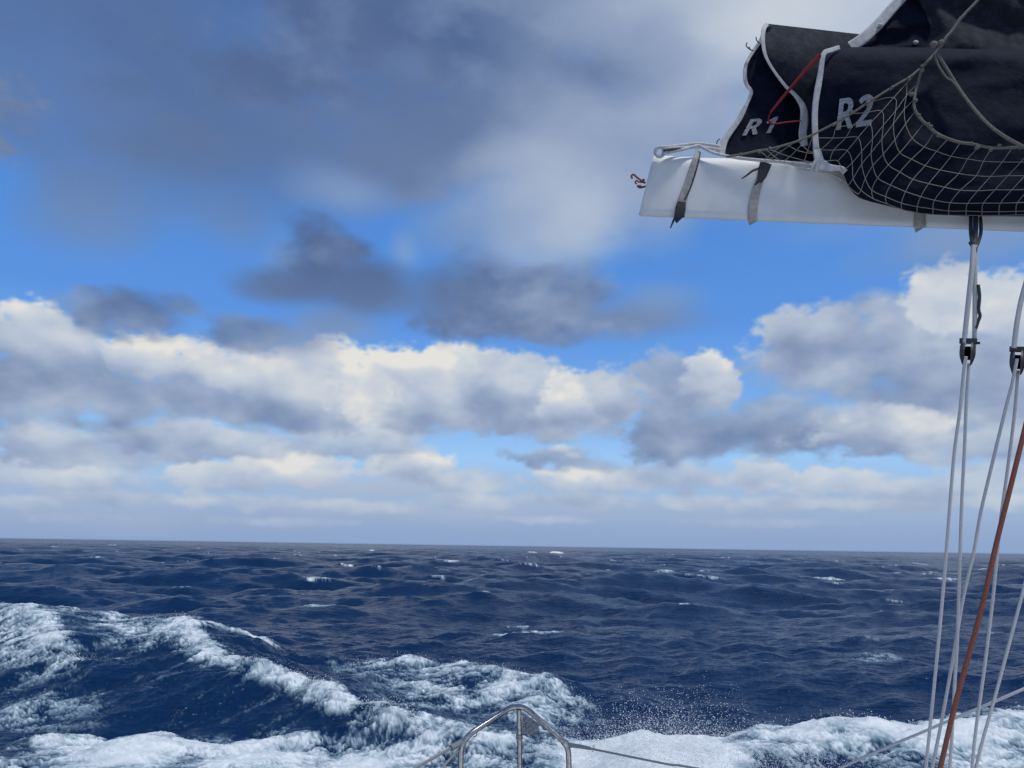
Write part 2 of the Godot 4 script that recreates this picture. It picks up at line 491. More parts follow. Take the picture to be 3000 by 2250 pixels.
func sea_point(bearing: float, r: float, spacing: float) -> Vector4:   # x, y, z, foam
	var x := r * sin(bearing)
	var z := -r * cos(bearing)
	# swell, wind sea and chop: the same patch at three sizes, turned against each other
	var calm := clampf((r - 16.0) / 50.0, 0.10, 1.0)   # the hull's wake has flattened the sea close by
	var far := clampf(1.0 - spacing / 9.0, 0.15, 1.0)
	var h := 0.54 * calm * far * look(tile, x / 118.0 + 0.13, z / 118.0 + 0.4)
	var crest := 0.0
	if spacing < 3.0:
		var fade := 1.0 - spacing / 3.0
		var w := look(tile, (x * 0.94 + z * 0.34) / 31.0, (z * 0.94 - x * 0.34) / 31.0)
		crest = w
		h += 0.165 * fade * (0.22 + 0.78 * calm) * (w + 0.12 * w * absf(w))
	if spacing < 1.0:
		var w2 := look(tile, (x * 0.9 - z * 0.44) / 7.7, (z * 0.9 + x * 0.44) / 7.7)
		h += 0.05 * (1.0 - spacing) * w2
	var foam := 0.0
	var lift := 0.0
	var deg := rad_to_deg(bearing)
	var smooth_face := 0.0
	if r < 46.0 and absf(deg) < 50.0:
		var p := Vector2(x, z)
		var wob := look(speckle, x / 9.0, z / 9.0) - 0.5
		var c: Vector3 = near_crest(crests.main, p)
		var s := c.x + wob * 0.5
		var wide := lerpf(7.5, 1.7, smoothstep(0.15, 0.75, c.z))
		if s > -wide * 1.3 and s < 9.0:
			if s < 0.0:
				var t := minf(-s / wide, 1.0)
				lift += c.y * pow(1.0 - t, 1.7) - 0.10 * sin(PI * minf(-s / wide / 1.3, 1.0))
				smooth_face = smoothstep(0.0, 0.2, t) * (1.0 - t)
			else:
				lift += c.y * exp(-s * s / 5.0)
			var streak := look(speckle, c.z * 5.0 + 0.04 * s, s / 14.0 + 0.3)
			foam += 0.22 * smoothstep(0.5, 0.7, look(speckle, c.z * 4.0 + s * 0.06 + 0.2, s / 26.0)) * smoothstep(-wide * 1.1, -0.3 * wide, s) * (1.0 - smoothstep(-0.3, 0.2, s)) * smoothstep(0.05, 0.2, c.z)
			var broken := smoothstep(0.22, 0.34, c.z) * minf(1.0, c.y * 2.2) * (0.6 + 1.0 * streak)
			var depth_of_foam := lerpf(0.75, 0.4, c.z) * (0.7 + 0.9 * look(speckle, c.z * 2.7, 0.3))
			foam += 0.92 * broken * smoothstep(-depth_of_foam, -0.2 * depth_of_foam, s) * (1.0 - smoothstep(0.05, 0.5, s))
			foam += 0.42 * smoothstep(0.0, 0.12, c.z) * (1.0 - smoothstep(0.22, 0.36, c.z)) * smoothstep(-2.6, -0.5, s) * (1.0 - smoothstep(0.0, 0.5, s))
		c = near_crest(crests.left, p)
		s = c.x + wob * 0.5
		if s > -5.0 and s < 6.0:
			lift += c.y * (pow(maxf(0.0, 1.0 + s / 3.5), 1.6) if s < 0.0 else exp(-s * s / 3.0))
			foam += 0.85 * minf(1.0, c.y * 2.0) * smoothstep(-1.3, -0.1, s) * (1.0 - smoothstep(0.1, 0.5, s))
		c = near_crest(crests.outer, p)
		s = c.x + wob * 0.5
		if s > -4.0 and s < 5.0:
			lift += c.y * (pow(maxf(0.0, 1.0 + s / 3.0), 1.5) if s < 0.0 else exp(-s * s / 2.5))
			foam += 0.5 * minf(1.0, c.y * 3.0) * smoothstep(-1.8, -0.1, s) * (1.0 - smoothstep(0.0, 0.3, s))
		c = near_crest(crests.right, p)
		s = c.x + wob * 0.5
		if s > -4.0 and s < 4.0:
			lift += c.y * (pow(maxf(0.0, 1.0 + s / 3.0), 1.4) if s < 0.0 else exp(-s * s / 1.2))
			foam += 0.72 * minf(1.0, c.y * 2.5) * smoothstep(-1.3, -0.1, s) * (1.0 - smoothstep(0.1, 0.5, s))
		for b in blobs:
			var da: float = (deg - b[0]) / b[2]
			if absf(da) > 1.5:
				continue
			var dr: float = (r - b[1]) / b[3]
			var q := da * da + dr * dr
			if q < 2.2:
				var e := exp(-1.3 * q * q)
				foam += b[4] * e
				lift += b[5] * e
	elif absf(deg) < 36.0 and r > 60.0 and r < 700.0:
		for b in caps:
			var da: float = (deg - b[0]) / b[2]
			if absf(da) < 1.6:
				var dr: float = (r - b[1]) / b[3] + 1.2 * (look(speckle, x / 21.0, z / 21.0) - 0.5)
				var q := da * da + dr * dr
				if q < 2.2:
					var e := exp(-q * q)
					foam += b[4] * e * 1.6
					lift += b[5] * e
	h = h * (1.0 - 0.45 * smooth_face) + lift
	if r > 24.0 and r < 1500.0:   # small breakers and foam streaks over the whole wind sea
		var patch := look(speckle, x / 83.0 + 0.37, z / 60.0 + 0.11)
		var top := smoothstep(lerpf(2.4, 2.05, smoothstep(80.0, 250.0, r)), 3.0, crest + 2.4 * (patch - 0.5))
		foam += top * 0.9
	return Vector4(x, h, z, foam)


func build_sea() -> void:
	wave_tile()
	speckle = noise_tile(make_noise(FastNoiseLite.TYPE_SIMPLEX_SMOOTH, 5, 0.018, 5, 0.58))
	var cells := make_noise(FastNoiseLite.TYPE_CELLULAR, 8, 0.035, 2, 0.5)
	cells.cellular_return_type = FastNoiseLite.RETURN_DISTANCE2_SUB
	cells.domain_warp_enabled = true
	cells.domain_warp_amplitude = 18.0
	cells.domain_warp_frequency = 0.03
	lace = noise_tile(cells)
	sea_features()
	# bearings: fine where the photograph looks, coarse all the way round behind
	var bearings := PackedFloat32Array()
	var a := -180.0
	while a < 180.0:
		bearings.append(deg_to_rad(a))
		var off := absf(a)
		a += 0.078 if off < 36.5 else 0.2 if off < 42.0 else 1.0 if off < 60.0 else 5.0
	bearings.append(deg_to_rad(180.0))
	var ranges := PackedFloat32Array([0.05, 1.5, 3.0, 5.0, 6.5, 8.0, 9.0, 9.8])
	var r := 10.4
	while r < 14000.0:
		ranges.append(r)
		r *= 1.0034 if r < 34.0 else 1.0085 if r < 1000.0 else 1.03
	var w := bearings.size()
	var n := ranges.size()
	var spots := PackedVector3Array()
	var tints := PackedColorArray()
	var foams := PackedFloat32Array()
	var uvs := PackedVector2Array()
	spots.resize(w * n)
	tints.resize(w * n)
	foams.resize(w * n)
	uvs.resize(w * n)
	for j in n:
		var range_here := ranges[j]
		var spacing := range_here * (0.0034 if range_here < 34.0 else 0.0085 if range_here < 1000.0 else 0.03)
		for i in w:
			var p := sea_point(bearings[i], range_here, spacing)
			var k := j * w + i
			var mask := 0.0
			var y := p.y
			var tint := SEA_BASE
			if p.w > 0.03:
				var coarser := maxf(1.0, spacing * 10.0)
				var coarse := look(speckle, p.x / 11.0 + 0.5, p.z / 8.5)
				var swirl := look(speckle, p.x / 14.0, p.z / 12.0 + 0.3) - 0.5
				var zz := p.z - 1.7 * p.y   # so that the pattern does not stretch down a steep face
				var fine := look(speckle, p.x / (2.6 * coarser) + 0.5 * swirl, zz / (2.0 * coarser) + 0.5 * coarse)
				var net := 1.0 - smoothstep(0.02, 0.36, look(lace, p.x / 4.2 + 0.35 * swirl, zz / 3.4 + 0.25 * coarse))
				var dense := smoothstep(1.35, 1.8, p.w)
				var v := minf(p.w, 1.9) + clampf(p.w * 1.7, 0.0, 1.0) * ((fine - 0.5) * 1.5 + (coarse - 0.5) * 2.4 + (net - 0.3) * 0.85 * (1.0 - smoothstep(0.5, 1.4, p.w) * 0.6)) * (1.0 - 0.75 * dense)
				mask = smoothstep(0.66, 2.15, v)
				var thin := smoothstep(0.12, 1.1, v)
				var white := (FOAM_SHADED if range_here < 50.0 else CAP_SUNLIT) * (0.80 + 0.3 * fine)  # near foam painted as in cloud shadow, far caps as sunlit
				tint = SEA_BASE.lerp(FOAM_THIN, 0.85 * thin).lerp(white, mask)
				var near := clampf(1.3 - spacing * 3.0, 0.0, 1.0)
				y += near * (thin * 0.03 + mask * (0.06 * (coarse - 0.5) + 0.016 * (fine - 0.5)) * (1.0 - 0.6 * dense))
			spots[k] = Vector3(p.x, y, p.z)
			tints[k] = tint
			foams[k] = mask
			uvs[k] = Vector2(p.x + 0.5 * p.y, p.z - 0.6 * p.y)
	var normals := PackedVector3Array()
	normals.resize(w * n)
	for j in n:
		var up := mini(j + 1, n - 1) * w
		var down := maxi(j - 1, 0) * w
		for i in w:
			var across := spots[j * w + mini(i + 1, w - 1)] - spots[j * w + maxi(i - 1, 0)]
			var along := spots[up + i] - spots[down + i]
			var nn := across.cross(-along)
			normals[j * w + i] = (nn if nn.y < 0.0 else -nn).normalized() * -1.0
	var water := PackedInt32Array()
	var foam := PackedInt32Array()
	for j in n - 1:
		for i in w - 1:
			var k := j * w + i
			var m := foams[k] + foams[k + 1] + foams[k + w] + foams[k + w + 1]
			if m > 1.2:
				foam.append_array(PackedInt32Array([k, k + w, k + 1, k + 1, k + w, k + w + 1]))
			else:
				water.append_array(PackedInt32Array([k, k + w, k + 1, k + 1, k + w, k + w + 1]))
	var mesh := ArrayMesh.new()
	for faces in [water, foam]:
		var arrays := []
		arrays.resize(Mesh.ARRAY_MAX)
		arrays[Mesh.ARRAY_VERTEX] = spots
		arrays[Mesh.ARRAY_NORMAL] = normals
		arrays[Mesh.ARRAY_COLOR] = tints
		arrays[Mesh.ARRAY_TEX_UV] = uvs
		arrays[Mesh.ARRAY_INDEX] = faces
		mesh.add_surface_from_arrays(Mesh.PRIMITIVE_TRIANGLES, arrays)
	mesh.surface_set_material(0, water_material())
	mesh.surface_set_material(1, foam_material())
	var sea := MeshInstance3D.new()
	sea.name = "sea"
	sea.mesh = mesh
	sea.set_meta("kind", "structure")
	sea.set_meta("label", "dark blue wind-ruffled ocean with breaking wake and whitecaps")
	add_child(sea)


func ripple_map() -> ImageTexture:
	var im := Image.create(512, 512, false, Image.FORMAT_RGB8)
	for y in 512:
		for x in 512:
			var v := clampf(0.5 + 0.13 * tile[y * 512 + x] + 0.12 * (tile[((y * 3) & 511) * 512 + ((x * 3 + 77) & 511)]) / 2.2, 0.0, 1.0)
			im.set_pixel(x, y, Color(v, v, v))
	im.bump_map_to_normal_map(9.0)
	return ImageTexture.create_from_image(im)


func water_material() -> StandardMaterial3D:
	var m := StandardMaterial3D.new()
	m.resource_name = "sea water"
	m.vertex_color_use_as_albedo = true
	m.roughness = 0.2
	m.metallic_specular = 0.16
	m.normal_enabled = true
	m.normal_texture = ripple_map()
	m.normal_scale = 1.6
	m.uv1_scale = Vector3(1.0 / 2.9, 1.0 / 2.9, 1.0)
	return m


func foam_material() -> StandardMaterial3D:
	var m := StandardMaterial3D.new()
	m.resource_name = "sea foam"
	m.vertex_color_use_as_albedo = true
	m.roughness = 0.85
	m.metallic_specular = 0.3
	return m


# ------------------------------------------------------------------ helpers for the boat
const FOCAL := 1663.7   # the photograph, 2212 wide, in its own pixels
var mats := {}


func at(px: float, py: float, depth: float) -> Vector3:   # what stands at that spot of the photograph, so far ahead
	return lens * Vector3((px - 1106.0) / FOCAL * depth, -(py - 829.5) / FOCAL * depth, -depth)


func put(called: String, st: SurfaceTool, m: Material, parent: Node = self) -> MeshInstance3D:
	var o := MeshInstance3D.new()
	o.name = called
	o.mesh = st.commit()
	o.material_override = m
	parent.add_child(o, true)
	return o


func tag(o: Node, label: String, category: String, group := "") -> void:
	o.set_meta("label", label)
	o.set_meta("category", category)
	if group:
		o.set_meta("group", group)


func thing(called: String, where: Vector3, label: String, category: String, group := "") -> Node3D:
	var o := Node3D.new()
	o.name = called
	o.position = where
	add_child(o, true)
	tag(o, label, category, group)
	origin = where
	return o

var origin := Vector3.ZERO   # points are given in the world and stored from the thing's base


func smooth_line(pts: Array, steps: int) -> PackedVector3Array:
	var out := PackedVector3Array()
	var n := pts.size()
	for i in n - 1:
		var a: Vector3 = pts[maxi(i - 1, 0)]
		var b: Vector3 = pts[i]
		var c: Vector3 = pts[i + 1]
		var d: Vector3 = pts[mini(i + 2, n - 1)]
		for k in steps:
			out.append(b.cubic_interpolate(c, a, d, float(k) / steps))
	out.append(pts[n - 1])
	return out


func traced(pts: Array, steps := 6) -> PackedVector3Array:   # from [px, py, depth] triples
	var w := []
	for p in pts:
		w.append(at(p[0], p[1], p[2]))
	return smooth_line(w, steps)


func tube(st: SurfaceTool, line: PackedVector3Array, radius: float, sides := 8, end_radius := -1.0) -> void:
	var n := line.size()
	var side := Vector3.ZERO
	var rings := []
	for i in n:
		var d := (line[mini(i + 1, n - 1)] - line[maxi(i - 1, 0)]).normalized()
		if i == 0:
			side = d.cross(Vector3.UP if absf(d.y) < 0.9 else Vector3.RIGHT).normalized()
		else:
			side = (side - d * side.dot(d)).normalized()
		var up := d.cross(side)
		var rr := radius if end_radius < 0.0 else lerpf(radius, end_radius, float(i) / (n - 1))
		var ring := []
		for k in sides + 1:
			var a := TAU * k / sides
			var nn := side * cos(a) + up * sin(a)
			ring.append([line[i] + nn * rr - origin, nn])
		rings.append(ring)
	var length := 0.0
	for i in n - 1:
		var next := length + line[i].distance_to(line[i + 1])
		for k in sides:
			var p0: Array = rings[i][k]
			var p1: Array = rings[i][k + 1]
			var p2: Array = rings[i + 1][k + 1]
			var p3: Array = rings[i + 1][k]
			var u0 := Vector2(float(k) / sides, length * 20.0)
			var u1 := Vector2(float(k + 1) / sides, length * 20.0)
			var u2 := Vector2(float(k + 1) / sides, next * 20.0)
			var u3 := Vector2(float(k) / sides, next * 20.0)
			face(st, p0[0], p1[0], p2[0], p0[1], p1[1], p2[1], u0, u1, u2)
			face(st, p0[0], p2[0], p3[0], p0[1], p2[1], p3[1], u0, u2, u3)
		length = next
	for e in [0, n - 1]:
		var d := (line[1] - line[0]).normalized() * -1.0 if e == 0 else (line[n - 1] - line[n - 2]).normalized()
		for k in sides:
			face(st, line[e] - origin, rings[e][k][0], rings[e][k + 1][0], d, d, d)


func face(st: SurfaceTool, a: Vector3, b: Vector3, c: Vector3, na: Vector3, nb: Vector3, nc: Vector3, ua := Vector2.ZERO, ub := Vector2.ZERO, uc := Vector2.ZERO) -> void:
	# one triangle, wound so that its front is where its normals point
	if (c - a).cross(b - a).dot(na + nb + nc) < 0.0:
		face(st, a, c, b, na, nc, nb, ua, uc, ub)
		return
	st.set_normal(na)
	st.set_uv(ua)
	st.add_vertex(a)
	st.set_normal(nb)
	st.set_uv(ub)
	st.add_vertex(b)
	st.set_normal(nc)
	st.set_uv(uc)
	st.add_vertex(c)


func new_st() -> SurfaceTool:
	var st := SurfaceTool.new()
	st.begin(Mesh.PRIMITIVE_TRIANGLES)
	return st


func rope(called: String, pts: Array, radius: float, m: Material, parent: Node = self, steps := 6) -> MeshInstance3D:
	var st := new_st()
	tube(st, traced(pts, steps), radius)
	return put(called, st, m, parent)


func even(pts: Array, n: int) -> Array:   # n points at equal steps along a smoothed line of (px, py, depth)
	var v := []
	for p in pts:
		v.append(Vector3(p[0], p[1], p[2]))
	var line := smooth_line(v, 8)
	var at_length := PackedFloat32Array([0.0])
	for i in line.size() - 1:
		at_length.append(at_length[i] + Vector2(line[i].x, line[i].y).distance_to(Vector2(line[i + 1].x, line[i + 1].y)))
	var out := []
	var k := 0
	for i in n:
		var want := at_length[-1] * i / (n - 1)
		while k < line.size() - 2 and at_length[k + 1] < want:
			k += 1
		var span := maxf(at_length[k + 1] - at_length[k], 1e-6)
		out.append(line[k].lerp(line[k + 1], clampf((want - at_length[k]) / span, 0.0, 1.0)))
	return out


func cloth(st: SurfaceTool, left: Array, right: Array, cols: int, rows: int, depth_at: Callable, thickness: float) -> void:
	# a padded piece of cloth between two traced edges: front, back and rim, so that it has real thickness
	var a := even(left, rows + 1)
	var b := even(right, rows + 1)
	var front := []
	var back := []
	for j in rows + 1:
		var fr := []
		var br := []
		for i in cols + 1:
			var s := float(i) / cols
			var p: Vector3 = a[j].lerp(b[j], s)
			var d: float = p.z + depth_at.call(p.x, p.y, s, float(j) / rows)
			fr.append(at(p.x, p.y, d))
			var rim := minf(minf(s, 1.0 - s) * cols, minf(j, rows - j)) / 2.0
			br.append(at(p.x, p.y, d + thickness * clampf(0.15 + rim, 0.15, 1.0)))
		front.append(fr)
		back.append(br)
	for layer in 2:
		var g: Array = front if layer == 0 else back
		var normals := []
		for j in rows + 1:
			var row := []
			for i in cols + 1:
				var u: Vector3 = g[j][mini(i + 1, cols)] - g[j][maxi(i - 1, 0)]
				var v: Vector3 = g[mini(j + 1, rows)][i] - g[maxi(j - 1, 0)][i]
				var nn := u.cross(v).normalized()
				var to_eye: Vector3 = EYE - g[j][i]
				row.append(-nn if (nn.dot(to_eye) < 0.0) == (layer == 0) else nn)
			normals.append(row)
		for j in rows:
			for i in cols:
				face(st, g[j][i] - origin, g[j][i + 1] - origin, g[j + 1][i + 1] - origin, normals[j][i], normals[j][i + 1], normals[j + 1][i + 1])
				face(st, g[j][i] - origin, g[j + 1][i + 1] - origin, g[j + 1][i] - origin, normals[j][i], normals[j + 1][i + 1], normals[j + 1][i])
	var rim_pairs := []
	for i in cols:
		rim_pairs.append([0, i, 0, i + 1])
		rim_pairs.append([rows, i, rows, i + 1])
	for j in rows:
		rim_pairs.append([j, 0, j + 1, 0])
		rim_pairs.append([j, cols, j + 1, cols])
	var middle: Vector3 = front[rows / 2][cols / 2]
	for q in rim_pairs:
		var p0: Vector3 = front[q[0]][q[1]]
		var p1: Vector3 = front[q[2]][q[3]]
		var p2: Vector3 = back[q[2]][q[3]]
		var p3: Vector3 = back[q[0]][q[1]]
		var nn := (p1 - p0).cross(p3 - p0).normalized()
		if nn.dot(p0 - middle) < 0.0:
			nn = -nn
		face(st, p0 - origin, p1 - origin, p2 - origin, nn, nn, nn)
		face(st, p0 - origin, p2 - origin, p3 - origin, nn, nn, nn)


func band(st: SurfaceTool, pts: Array, widths: Array, thickness := 0.006) -> void:   # a flat webbing or tape along a traced line, [px, py, depth], its width in photograph pixels
	var n := pts.size() * 5
	var line := even(pts, n)
	var ring := []
	for i in n:
		var d: Vector3 = line[mini(i + 1, n - 1)] - line[maxi(i - 1, 0)]
		var across := Vector2(-d.y, d.x).normalized()
		var f := float(i) / (n - 1) * (widths.size() - 1)
		var w: float = lerpf(widths[int(f)], widths[mini(int(f) + 1, widths.size() - 1)], f - int(f)) / 2.0
		var p := line[i] as Vector3
		var row := []
		for k in [[-1.0, 0.35], [-0.75, 1.0], [0.75, 1.0], [1.0, 0.35], [0.75, 0.0], [-0.75, 0.0]]:
			row.append(at(p.x + across.x * w * k[0], p.y + across.y * w * k[0], p.z - thickness * k[1]))
		ring.append(row)
	for i in n - 1:
		var mid: Vector3 = (ring[i][0] + ring[i][3]) / 2.0
		for k in 6:
			var k2 := (k + 1) % 6
			var p0: Vector3 = ring[i][k]
			var p1: Vector3 = ring[i][k2]
			var p2: Vector3 = ring[i + 1][k2]
			var p3: Vector3 = ring[i + 1][k]
			var nn := (p1 - p0).cross(p3 - p0).normalized()
			if nn.dot((p0 + p1) / 2.0 - mid) < 0.0:
				nn = -nn
			face(st, p0 - origin, p1 - origin, p2 - origin, nn, nn, nn)
			face(st, p0 - origin, p2 - origin, p3 - origin, nn, nn, nn)


func ball(st: SurfaceTool, c: Vector3, r: float, squash := Vector3.ONE) -> void:
	var n := 10
	for j in 6:
		for k in n:
			var q := []
			for e in [[j, k], [j, k + 1], [j + 1, k + 1], [j + 1, k]]:
				var up: float = PI * e[0] / 6.0
				var a: float = TAU * e[1] / n
				q.append(Vector3(sin(up) * cos(a), cos(up), sin(up) * sin(a)))
			var p := q.map(func(v: Vector3) -> Vector3: return c - origin + v * squash * r)
			face(st, p[0], p[1], p[2], q[0], q[1], q[2])
			face(st, p[0], p[2], p[3], q[0], q[2], q[3])


func paint(called: String, base: Color, roughness: float, grain := 0.0, grain_scale := 6.0) -> StandardMaterial3D:   # base: real-world linear colour
	var m := StandardMaterial3D.new()
	m.resource_name = called
	m.albedo_color = base.linear_to_srgb()
	m.roughness = roughness
	if grain > 0.0:
		var t := NoiseTexture2D.new()
		t.width = 256
		t.height = 256
		t.seamless = true
		t.noise = make_noise(FastNoiseLite.TYPE_SIMPLEX_SMOOTH, called.length() * 7, 0.02, 5, 0.6)
		var g := Gradient.new()
		g.offsets = PackedFloat32Array([0.25, 0.75])
		g.colors = PackedColorArray([Color(1.0 - grain, 1.0 - grain, 1.0 - grain), Color.WHITE])
		t.color_ramp = g
		m.albedo_texture = t
		m.uv1_triplanar = true
		m.uv1_scale = Vector3.ONE * grain_scale
	return m


func weave(m: StandardMaterial3D, frequency: float, depth: float) -> StandardMaterial3D:
	var t := NoiseTexture2D.new()
	t.width = 256
	t.height = 256
	t.seamless = true
	t.as_normal_map = true
	t.bump_strength = depth
	t.noise = make_noise(FastNoiseLite.TYPE_SIMPLEX_SMOOTH, 3, frequency, 4, 0.6)
	m.normal_enabled = true
	m.normal_texture = t
	return m


func make_materials() -> void:
	mats.spar = paint("white spar paint", Color(0.84, 0.855, 0.85), 0.65, 0.03, 0.7)
	mats.sail = weave(paint("navy sailcloth", Color(0.0065, 0.0115, 0.029), 0.85, 0.25, 2.2), 0.02, 2.0)
	mats.sail.rim_enabled = true
	mats.sail.rim = 0.12
	mats.sail.metallic_specular = 0.25
	mats.sail_hazed = weave(paint("faded charcoal sailcloth", Color(0.030, 0.038, 0.054), 0.85, 0.3, 2.6), 0.02, 2.0)  # paler copy of the navy: lens haze and light from above painted in
	mats.sail_hazed.rim_enabled = true
	mats.sail_hazed.rim = 0.2
	mats.sail_hazed.metallic_specular = 0.25
	mats.tape = paint("white sail tape", Color(0.62, 0.63, 0.63), 0.8, 0.12, 5.0)
	mats.print = paint("white print on cloth", Color(0.50, 0.54, 0.58), 0.8, 0.4, 14.0)
	mats.web = paint("weathered webbing", Color(0.52, 0.50, 0.46), 0.9, 0.15, 6.0)
	mats.dark_web = paint("dark webbing", Color(0.075, 0.080, 0.088), 0.85, 0.4, 16.0)
	mats.red = paint("red line", Color(0.33, 0.014, 0.022), 0.8, 0.3, 20.0)
	mats.rust = weave(paint("red brown rope", Color(0.40, 0.13, 0.085), 0.85, 0.35, 25.0), 0.15, 6.0)
	mats.rope = weave(paint("grey white rope", Color(0.74, 0.75, 0.75), 0.85, 0.15, 30.0), 0.2, 6.0)
	mats.net_rope = weave(paint("worn beige rope", Color(0.30, 0.29, 0.25), 0.9, 0.35, 30.0), 0.2, 8.0)
	mats.net = paint("pale net cord", Color(0.33, 0.315, 0.25), 0.9)
	mats.black = paint("black plastic", Color(0.075, 0.08, 0.09), 0.55, 0.3, 10.0)
	mats.strop = paint("dark grey strop", Color(0.075, 0.082, 0.095), 0.8, 0.3, 20.0)
	mats.steel = paint("stainless steel", Color(0.54, 0.54, 0.53), 0.3, 0.2, 5.0)
	mats.steel.metallic = 1.0
	mats.steel_dull = paint("dull steel plate", Color(0.42, 0.43, 0.44), 0.42, 0.35, 8.0)
	mats.steel_dull.metallic = 0.4
	mats.wire = paint("lifeline wire", Color(0.20, 0.215, 0.225), 0.5)
	mats.gelcoat = paint("white gelcoat", Color(0.74, 0.75, 0.75), 0.3, 0.06, 1.0)


# ------------------------------------------------------------------ boom
func build_boom() -> void:
	var t := thing("boom", at(1380, 468, 4.2), "long white boom with straps round it, carrying the dark folded sail", "boom")
	# section: share of the height, depth behind the face; a deep V that narrows downwards
	var section := []
	var corners := [[0.0, 0.0, 0.05], [1.0, 0.0, 0.06], [1.0, 0.30, 0.06], [0.0, 0.07, 0.05]]
	for c in 4:
		var p := Vector2(corners[c][0] * 0.335, corners[c][1])
		var before := Vector2(corners[(c + 3) % 4][0] * 0.335, corners[(c + 3) % 4][1])
		var after := Vector2(corners[(c + 1) % 4][0] * 0.335, corners[(c + 1) % 4][1])
		var round_by: float = minf(corners[c][2], p.distance_to(before) * 0.45)
		var round_on: float = minf(corners[c][2], p.distance_to(after) * 0.45)
		var q0 := p.move_toward(before, round_by)
		var q1 := p.move_toward(after, round_on)
		for k in 6:
			var f := k / 5.0
			section.append(q0.lerp(p, f).lerp(p.lerp(q1, f), f))
	var stations := []
	for k in 30:
		stations.append(1380.0 + pow(k / 29.0, 1.2) * 1500.0)
	var st := new_st()
	var rings := []
	for k in stations.size():
		for inset in ([0.93, 1.0] if k == 0 else [1.0]):   # the end is eased, not knife sharp
			var ring := []
			for s in section:
				var px: float = stations[k] + maxf(0.0, 1.0 - k / 8.0) * 30.0 * s.x / 0.335
				if inset == 1.0 and k == 0:
					px += 3.0
				var low: float = 467.0 + 0.0408 * (px - 1380.0)
				var tall: float = 133.0
				var mid := 0.5
				var v: float = mid + (s.x / 0.335 - mid) * inset
				ring.append(at(px, low - tall * v, 4.2 + 0.15 + (s.y - 0.15) * inset))
			rings.append(ring)
	var m := section.size()
	st.set_smooth_group(0)
	for r in rings.size() - 1:
		for k in m:
			var k2 := (k + 1) % m
			for v in [rings[r][k], rings[r][k2], rings[r + 1][k2], rings[r][k], rings[r + 1][k2], rings[r + 1][k]]:
				st.set_uv(Vector2.ZERO)
				st.add_vertex(v - origin)
	st.set_smooth_group(1)
	for e in [0, rings.size() - 1]:
		var c := Vector3.ZERO
		for v in rings[e]:
			c += v / m
		for k in m:
			for v in ([c, rings[e][(k + 1) % m], rings[e][k]] if e == 0 else [c, rings[e][k], rings[e][(k + 1) % m]]):
				st.set_uv(Vector2.ZERO)
				st.add_vertex(v - origin)
	st.generate_normals()
	put("spar", st, mats.spar, t)
	# strap near the end, with its buckle low on the face
	st = new_st()
	band(st, [[1509, 326, 4.22], [1502, 345, 4.196], [1490, 385, 4.196], [1478, 420, 4.196], [1470, 448, 4.196], [1466, 472, 4.205], [1468, 474, 4.26]], [12, 14, 15, 16, 19, 22, 20])
	var strap := put("strap", st, mats.web, t)
	st = new_st()
	band(st, [[1513, 331, 4.192], [1507, 358, 4.190], [1493, 402, 4.190], [1479, 432, 4.190]], [2, 3, 3, 3], 0.004)
	put("strap_fold", st, mats.dark_web, strap)
	st = new_st()
	band(st, [[1473, 436, 4.188], [1470, 452, 4.184], [1468, 470, 4.19], [1470, 474, 4.23]], [18, 22, 21, 24], 0.012)
	put("buckle", st, mats.dark_web, strap)
	st = new_st()
	band(st, [[1461, 462, 4.184], [1456, 474, 4.184], [1448, 493, 4.184]], [5, 5, 2.5], 0.004)
	put("strap_tail", st, mats.dark_web, strap)
	# second strap, its dark end knotted at the top
	st = new_st()
	band(st, [[1651, 352, 4.22], [1642, 385, 4.195], [1634, 410, 4.195], [1627, 445, 4.195], [1626, 478, 4.205], [1628, 482, 4.26]], [16, 15, 17, 20, 21, 20])
	strap = put("strap", st, mats.web, t)
	st = new_st()
	band(st, [[1655, 351, 4.188], [1650, 366, 4.186], [1645, 382, 4.186], [1641, 394, 4.188]], [26, 24, 20, 9], 0.012)
	put("buckle", st, mats.dark_web, strap)
	st = new_st()
	band(st, [[1641, 388, 4.188], [1634, 396, 4.188], [1630, 399, 4.188]], [6, 5, 3], 0.004)
	put("strap_tail", st, mats.dark_web, strap)
	st = new_st()
	band(st, [[1640, 364, 4.18], [1626, 369, 4.17], [1613, 379, 4.172], [1602, 386, 4.18]], [6, 5, 4, 2.5], 0.004)
	put("strap_tail", st, mats.dark_web, strap)
	# band of tape further in, under the mainsheet
	st = new_st()
	band(st, [[1988, 456, 4.197], [1987, 478, 4.195], [1988, 494, 4.205], [1989, 496, 4.25]], [24, 25, 26, 26], 0.004)
	put("tape_band", st, mats.web, t)
	# small hook and shackles on the end
	st = new_st()
	tube(st, traced([[1366, 386, 4.3], [1364, 380, 4.3], [1369, 377, 4.3], [1377, 384, 4.3], [1394, 396, 4.3]]), 0.0055)
	tube(st, traced([[1376, 398, 4.3], [1372, 394, 4.3], [1375, 390, 4.3], [1380, 393, 4.3], [1394, 394, 4.3]]), 0.0045)
	tube(st, traced([[1393, 390, 4.3], [1389, 387, 4.3], [1391, 394, 4.3]]), 0.004)
	ball(st, at(1382, 403, 4.3), 0.013, Vector3(1.1, 0.8, 0.8))
	tube(st, traced([[1376, 401, 4.3], [1384, 405, 4.3], [1396, 402, 4.3]]), 0.006)
	put("hook", st, mats.rust, t)


# ------------------------------------------------------------------ sail
func belly(px: float, py: float) -> float:   # how far ahead the bagged foot of the sail hangs
	var b := smoothstep(1740.0, 1960.0, px) * (0.45 + 0.55 * smoothstep(110.0, 320.0, py))
	return 4.155 - 0.17 * b + 0.13 * smoothstep(415.0, 475.0, py) * smoothstep(1780.0, 1900.0, px)


